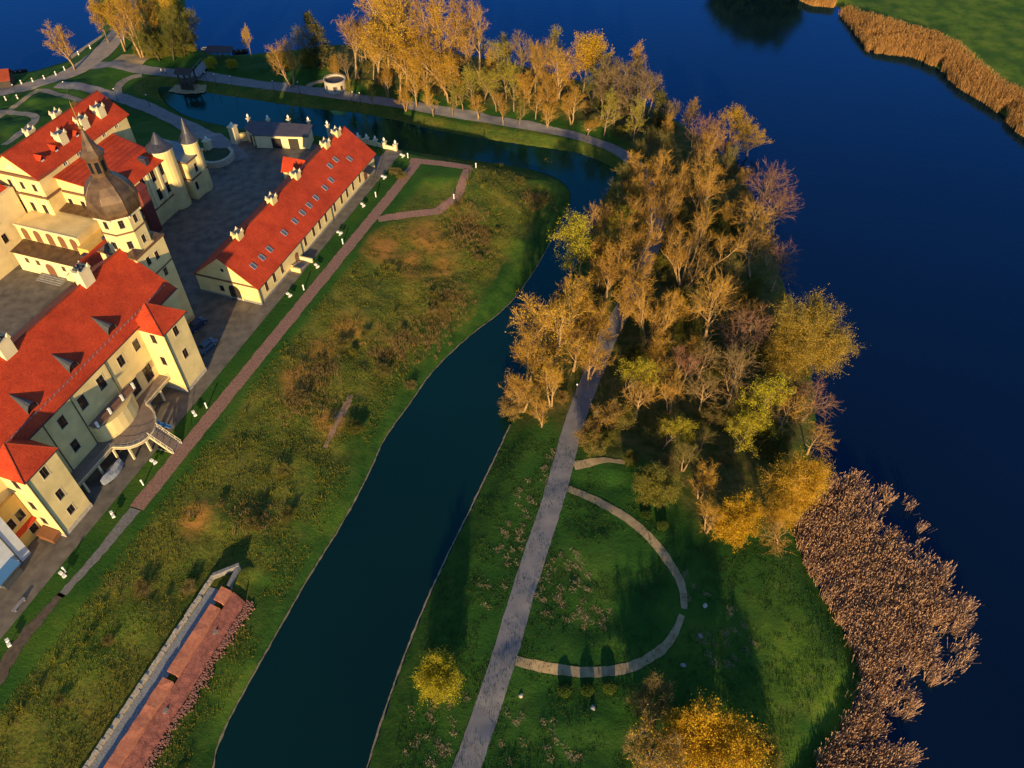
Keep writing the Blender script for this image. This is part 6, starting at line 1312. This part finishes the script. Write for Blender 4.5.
# two walkers on the road
def person(label, px, py, rz, top, legs, stride):
    p = GH(px, py); r = thing('person', label, 'person', (p[0], p[1], p[2] + .06), rz)
    bm = bmesh.new(); sk = bm.verts.layers.skin.verify()
    J = {'pelvis': ((0, 0, .95), .15), 'chest': ((0, 0, 1.3), .17), 'neck': ((0, 0, 1.5), .065), 'head': ((0, .02, 1.64), .11), 'crown': ((0, .01, 1.72), .07)}
    for s, n in ((-1, 'l'), (1, 'r')):
        q = stride * s
        J['sh' + n] = ((s * .19, 0, 1.42), .07); J['el' + n] = ((s * .25, -q * .5 + .02, 1.14), .05); J['wr' + n] = ((s * .24, -q * .8 + .1, .9), .035); J['ha' + n] = ((s * .24, -q * .9 + .13, .8), .04)
        J['hi' + n] = ((s * .1, 0, .9), .1); J['kn' + n] = ((s * .11, q * .5 + .05, .5), .07); J['an' + n] = ((s * .11, q, .09), .045); J['to' + n] = ((s * .12, q + .17, .04), .04)
    vv = {}
    for k, (c, w) in J.items(): v = bm.verts.new(c); v[sk].radius = (w, w * (.8 if k in ('chest', 'pelvis') else 1)); v[sk].use_root = (k == 'pelvis'); vv[k] = v
    E = [('pelvis', 'chest'), ('chest', 'neck'), ('neck', 'head'), ('head', 'crown')]
    for n in 'lr': E += [('chest', 'sh' + n), ('sh' + n, 'el' + n), ('el' + n, 'wr' + n), ('wr' + n, 'ha' + n), ('pelvis', 'hi' + n), ('hi' + n, 'kn' + n), ('kn' + n, 'an' + n), ('an' + n, 'to' + n)]
    for a_, b_ in E: bm.edges.new((vv[a_], vv[b_]))
    me = bpy.data.meshes.new('body'); bm.to_mesh(me); bm.free(); o = link('body', me); o.modifiers.new('skin', 'SKIN'); sb = o.modifiers.new('sub', 'SUBSURF'); sb.levels = 1; sb.render_levels = 1
    dg = bpy.context.evaluated_depsgraph_get(); me2 = bpy.data.meshes.new_from_object(o.evaluated_get(dg)); bpy.data.objects.remove(o)
    for m in (M['skin'], top, legs, M['cloth_d']): me2.materials.append(m)
    for f in me2.polygons:
        z = f.center.z; f.material_index = 3 if z > 1.68 or z < .1 else 0 if z > 1.49 or (abs(f.center.x) > .2 and z < .9 and z > .72) else 1 if z > .93 or abs(f.center.x) > .2 else 2; f.use_smooth = True
    link('body', me2, r)
person('walker in a white jacket on the road above the castle, left of two', 162.5, 74, R(80), M['cloth_w'], M['cloth_d'], .22); person('walker in a white shirt and dark trousers on the road, right of two', 166.5, 75, R(80), mat('pink_white_cloth', (.6, .5, .5), .8), M['cloth_d'], -.2)

# ------------------------------------------------------------------ reeds, tufts and straw: uncountable ground cover
def blades(name, P, hgt, wid, n_bl, lean, m, seed, plume=0.0, z0=None, label=None, wind=(0, 0)):
    k = np.random.RandomState(seed); n = len(P) * n_bl; base = np.repeat(P, n_bl, 0) + np.c_[k.normal(0, .16, (n, 2)), np.zeros(n)]
    d = np.c_[k.normal(0, lean, (n, 2)) + np.array(wind), np.ones(n)]; d /= np.linalg.norm(d, axis=1)[:, None]; h = hgt * k.uniform(.55, 1.15, (n, 1))
    a = k.uniform(0, 6.28, n); s = np.c_[np.cos(a), np.sin(a), np.zeros(n)] * wid / 2; top = base + d * h; mid = base + d * h * .62
    V = np.concatenate([base - s, base + s, mid + s * .8, mid - s * .8, top]); I = np.arange(n); q = np.stack([I, I + n, I + 2 * n, I + 3 * n], 1); t = np.stack([I + 3 * n, I + 2 * n, I + 4 * n], 1); F = q.tolist() + t.tolist()
    if plume > 0:
        o = len(V); c = top - d * h * .08; w = s / wid * plume; V = np.concatenate([V, c - d * .28 * 1.0, c + w * .5, c + d * .25, c - w * .5]); F += np.stack([o + I, o + n + I, o + 2 * n + I, o + 3 * n + I], 1).tolist()
    me = bpy.data.meshes.new(name); me.from_pydata(V.tolist(), [], F); me.materials.append(m); o = link(name, me); return tag(o, label, None, None, 'stuff')
def rand_in(poly, n, seed, z=None, gapf=None, gaps=.0):
    k = np.random.RandomState(seed); lo, hi = poly.min(0), poly.max(0); X = k.uniform(lo[0], hi[0], n); Y = k.uniform(lo[1], hi[1], n); ok = inside(poly, X, Y); X, Y = X[ok], Y[ok]; out = []
    for x, y in zip(X, Y):
        if gapf and mnoise.fractal((x * gapf, y * gapf, seed), 1, 2, 3) + gaps < 0: continue
        zz = H(x, y) if z is None else z; out.append((x, y, zz))
    return np.array(out)
reed_px = [(836, 476), (858, 474), (885, 486), (915, 508), (940, 535), (962, 566), (976, 600), (981, 640), (970, 680), (935, 696), (918, 712), (922, 740), (912, 768), (900, 830), (775, 840), (808, 775), (850, 706), (862, 668), (826, 606), (800, 566), (792, 530), (806, 500)]
rp_ = chaikin([G(x, y, -5.0) for x, y in reed_px], 1)
cl = rand_in(rp_, 5200, 21, WATER - .2); gp = np.ones(len(cl))
for (px, py), r_, k_ in (((902, 524), 6.5, .92), ((882, 503), 4, .8), ((930, 550), 4.5, .85), ((925, 690), 3.2, 1.0), ((945, 705), 3.5, 1.0), ((872, 690), 1.6, .8), ((955, 640), 4, .7), ((842, 592), 1.3, .6), ((880, 610), 2, .4), ((905, 740), 2.5, .6), ((960, 590), 3, .6)):
    q = G(px, py, -5); gp = np.minimum(gp, 1 - k_ * sstep(1.3 - np.hypot(cl[:, 0] - q[0], (cl[:, 1] - q[1]) * 1.3) / r_))
cl = cl[np.random.RandomState(77).rand(len(cl)) < gp]; edge_d = dist(rp_, cl[:, 0], cl[:, 1]); kr = np.random.RandomState(4); out_d = dist(np.array([G(x, y, -5) for x, y in reed_px[1:12]]), cl[:, 0], cl[:, 1], False); cl = cl[(kr.rand(len(cl)) < .05 + out_d / 11) & ((~inside(P_main, cl[:, 0], cl[:, 1])) | (dist(P_main, cl[:, 0], cl[:, 1]) < .7))]
rep_n = kr.randint(6, 20, len(cl)); pts = np.repeat(cl, rep_n, 0); pts[:, :2] += kr.normal(0, .30, (len(pts), 2)); 
blades('reed_bed', pts, 2.2, .06, 2, .26, T['reed'], 8, .26, label='brown feathery reed bed in the lake beside the lawn', wind=(.22, .12))
far_r = np.array([G(x, y, WATER) for x, y in [(839, 15), (853, 31), (868, 53), (886, 55), (913, 58), (940, 70), (957, 88), (978, 100), (996, 112), (1017, 133), (1045, 152), (1100, 175)]] + [G(x, y, -5) for x, y in [(1100, 150), (1040, 108), (1005, 92), (981, 74), (957, 52), (934, 41), (898, 30), (862, 20), (845, 8)]])
pts = rand_in(far_r, 26000, 22, None, .10, .55); blades('tall_reeds', pts, 2.9, .07, 6, .12, T['reed_gold'], 9, .2, label='tall golden reeds fringing the far bank')
far2 = np.array([G(x, y, -6) for x, y in [(800, 1), (812, 6), (834, 8), (836, -2), (806, -6)]]); pts = rand_in(far2, 3500, 23, -6.1); blades('tall_reeds', pts, 2.6, .13, 4, .1, T['reed_gold'], 10, .3, label='small clump of golden reeds at the top of the frame')
# rough grass on the rampart slope
ram = np.array([XY(u, v) for u, v in [(-92, 9.5), (-92, 34), (-50, 33.5), (-20, 32.5), (10, 32), (40, 40), (66, 42), (70, 25), (62, 14), (34, 12), (0, 9.5)]])
pts = rand_in(ram, 90000, 31, None, .16, .22); gu = (pts[:, 0] - O[0]) * D1[0] + (pts[:, 1] - O[1]) * D1[1]; gv = (pts[:, 0] - O[0]) * D2[0] + (pts[:, 1] - O[1]) * D2[1]
ok = ~((gu < -49) & (gv > 22) & (gv < 30)) & ~((gu > 32) & (gu < 62) & (gv < 21)); pts = pts[ok]
blades('wild_grass', pts, .30, .075, 3, .65, T['grass_wild'], 12, label='rough wild grass covering the rampart slope')
sh = rand_in(ram, 900, 33, None, .09, -.12); gu = (sh[:, 0] - O[0]) * D1[0] + (sh[:, 1] - O[1]) * D1[1]; gv = (sh[:, 0] - O[0]) * D2[0] + (sh[:, 1] - O[1]) * D2[1]; sh = sh[~((gu < -49) & (gv > 21)) & ~((gu > 30) & (gv < 22)) & (gv > 11)]
tw = []; kt = np.random.RandomState(61)
for (px, py), r_ in (((467, 219), 5), ((474, 238), 5), ((450, 298), 4), ((446, 312), 3.5), ((431, 336), 4.5), ((387, 355), 4), ((320, 372), 4), ((535, 200), 4), ((300, 400), 4), ((400, 345), 4), ((255, 520), 3)):
    p = GH(px, py); n_ = int(r_ * r_ * 7); tw.append(np.c_[p[0] + kt.normal(0, r_ * .5, n_), p[1] + kt.normal(0, r_ * .6, n_), np.zeros(n_)])
tw = np.concatenate(tw); tw[:, 2] = [H(a, b) for a, b in tw[:, :2]]; tw = tw[tw[:, 2] > WATER + .3]
blades('dry_scrub', tw, 1.0, .05, 9, .55, T['tw_grey'], 62, label='dry grey brown twiggy scrub in patches on the rampart slope')
blades('scrub', sh, 1.15, .09, 26, .75, T['lf_olive'], 13, label='low dark scrub scattered on the rampart slope')
lw = np.array([GH(x, y)[:2] for x, y in [(500, 452), (545, 430), (600, 470), (690, 540), (795, 545), (830, 606), (866, 668), (836, 738), (800, 800), (380, 800), (440, 580)]])
pts = rand_in(lw, 26000, 35, None, .2, .1); d_ = np.min(np.hypot(pts[:, None, 0] - ROADP[None, ::2, 0], pts[:, None, 1] - ROADP[None, ::2, 1]), axis=1)
blades('lawn_grass', pts, .20, .07, 4, .6, leafmat('lawn_grass_tufts', (.018, .045, .008), (.035, .07, .012), (.07, .10, .02), .2), 14, label='short green grass of the lawn')
# raked dry straw lying in small heaps
kk = np.random.RandomState(44); hp = []
for poly, n in (([(545, 440), (560, 442), (520, 560), (490, 620), (470, 600), (505, 520)], 75), ([(545, 545), (580, 545), (600, 590), (620, 620), (600, 640), (545, 635), (535, 600)], 55), ([(680, 560), (720, 590), (760, 640), (720, 680), (690, 640)], 26), ([(410, 700), (470, 690), (450, 768), (400, 768)], 22), ([(500, 700), (560, 720), (600, 760), (490, 768)], 18)):
    P = np.array([GH(x, y)[:2] for x, y in poly]); hp.append(rand_in(P, n * 2, 50 + n)[:n])
hp = np.concatenate(hp); st = []
for x, y, z in hp:
    a = kk.normal(2.2, .35); L = kk.uniform(.4, 1.0)
    for _ in range(22): t = kk.normal(0, .45) * L; w = kk.normal(0, .14); st.append((x + math.cos(a) * t - math.sin(a) * w, y + math.sin(a) * t + math.cos(a) * w, z + .02))
blades('dry_straw', np.array(st), .34, .05, 2, 1.8, T['grass_dry'], 15, label='raked pale straw lying in small heaps on the grass')
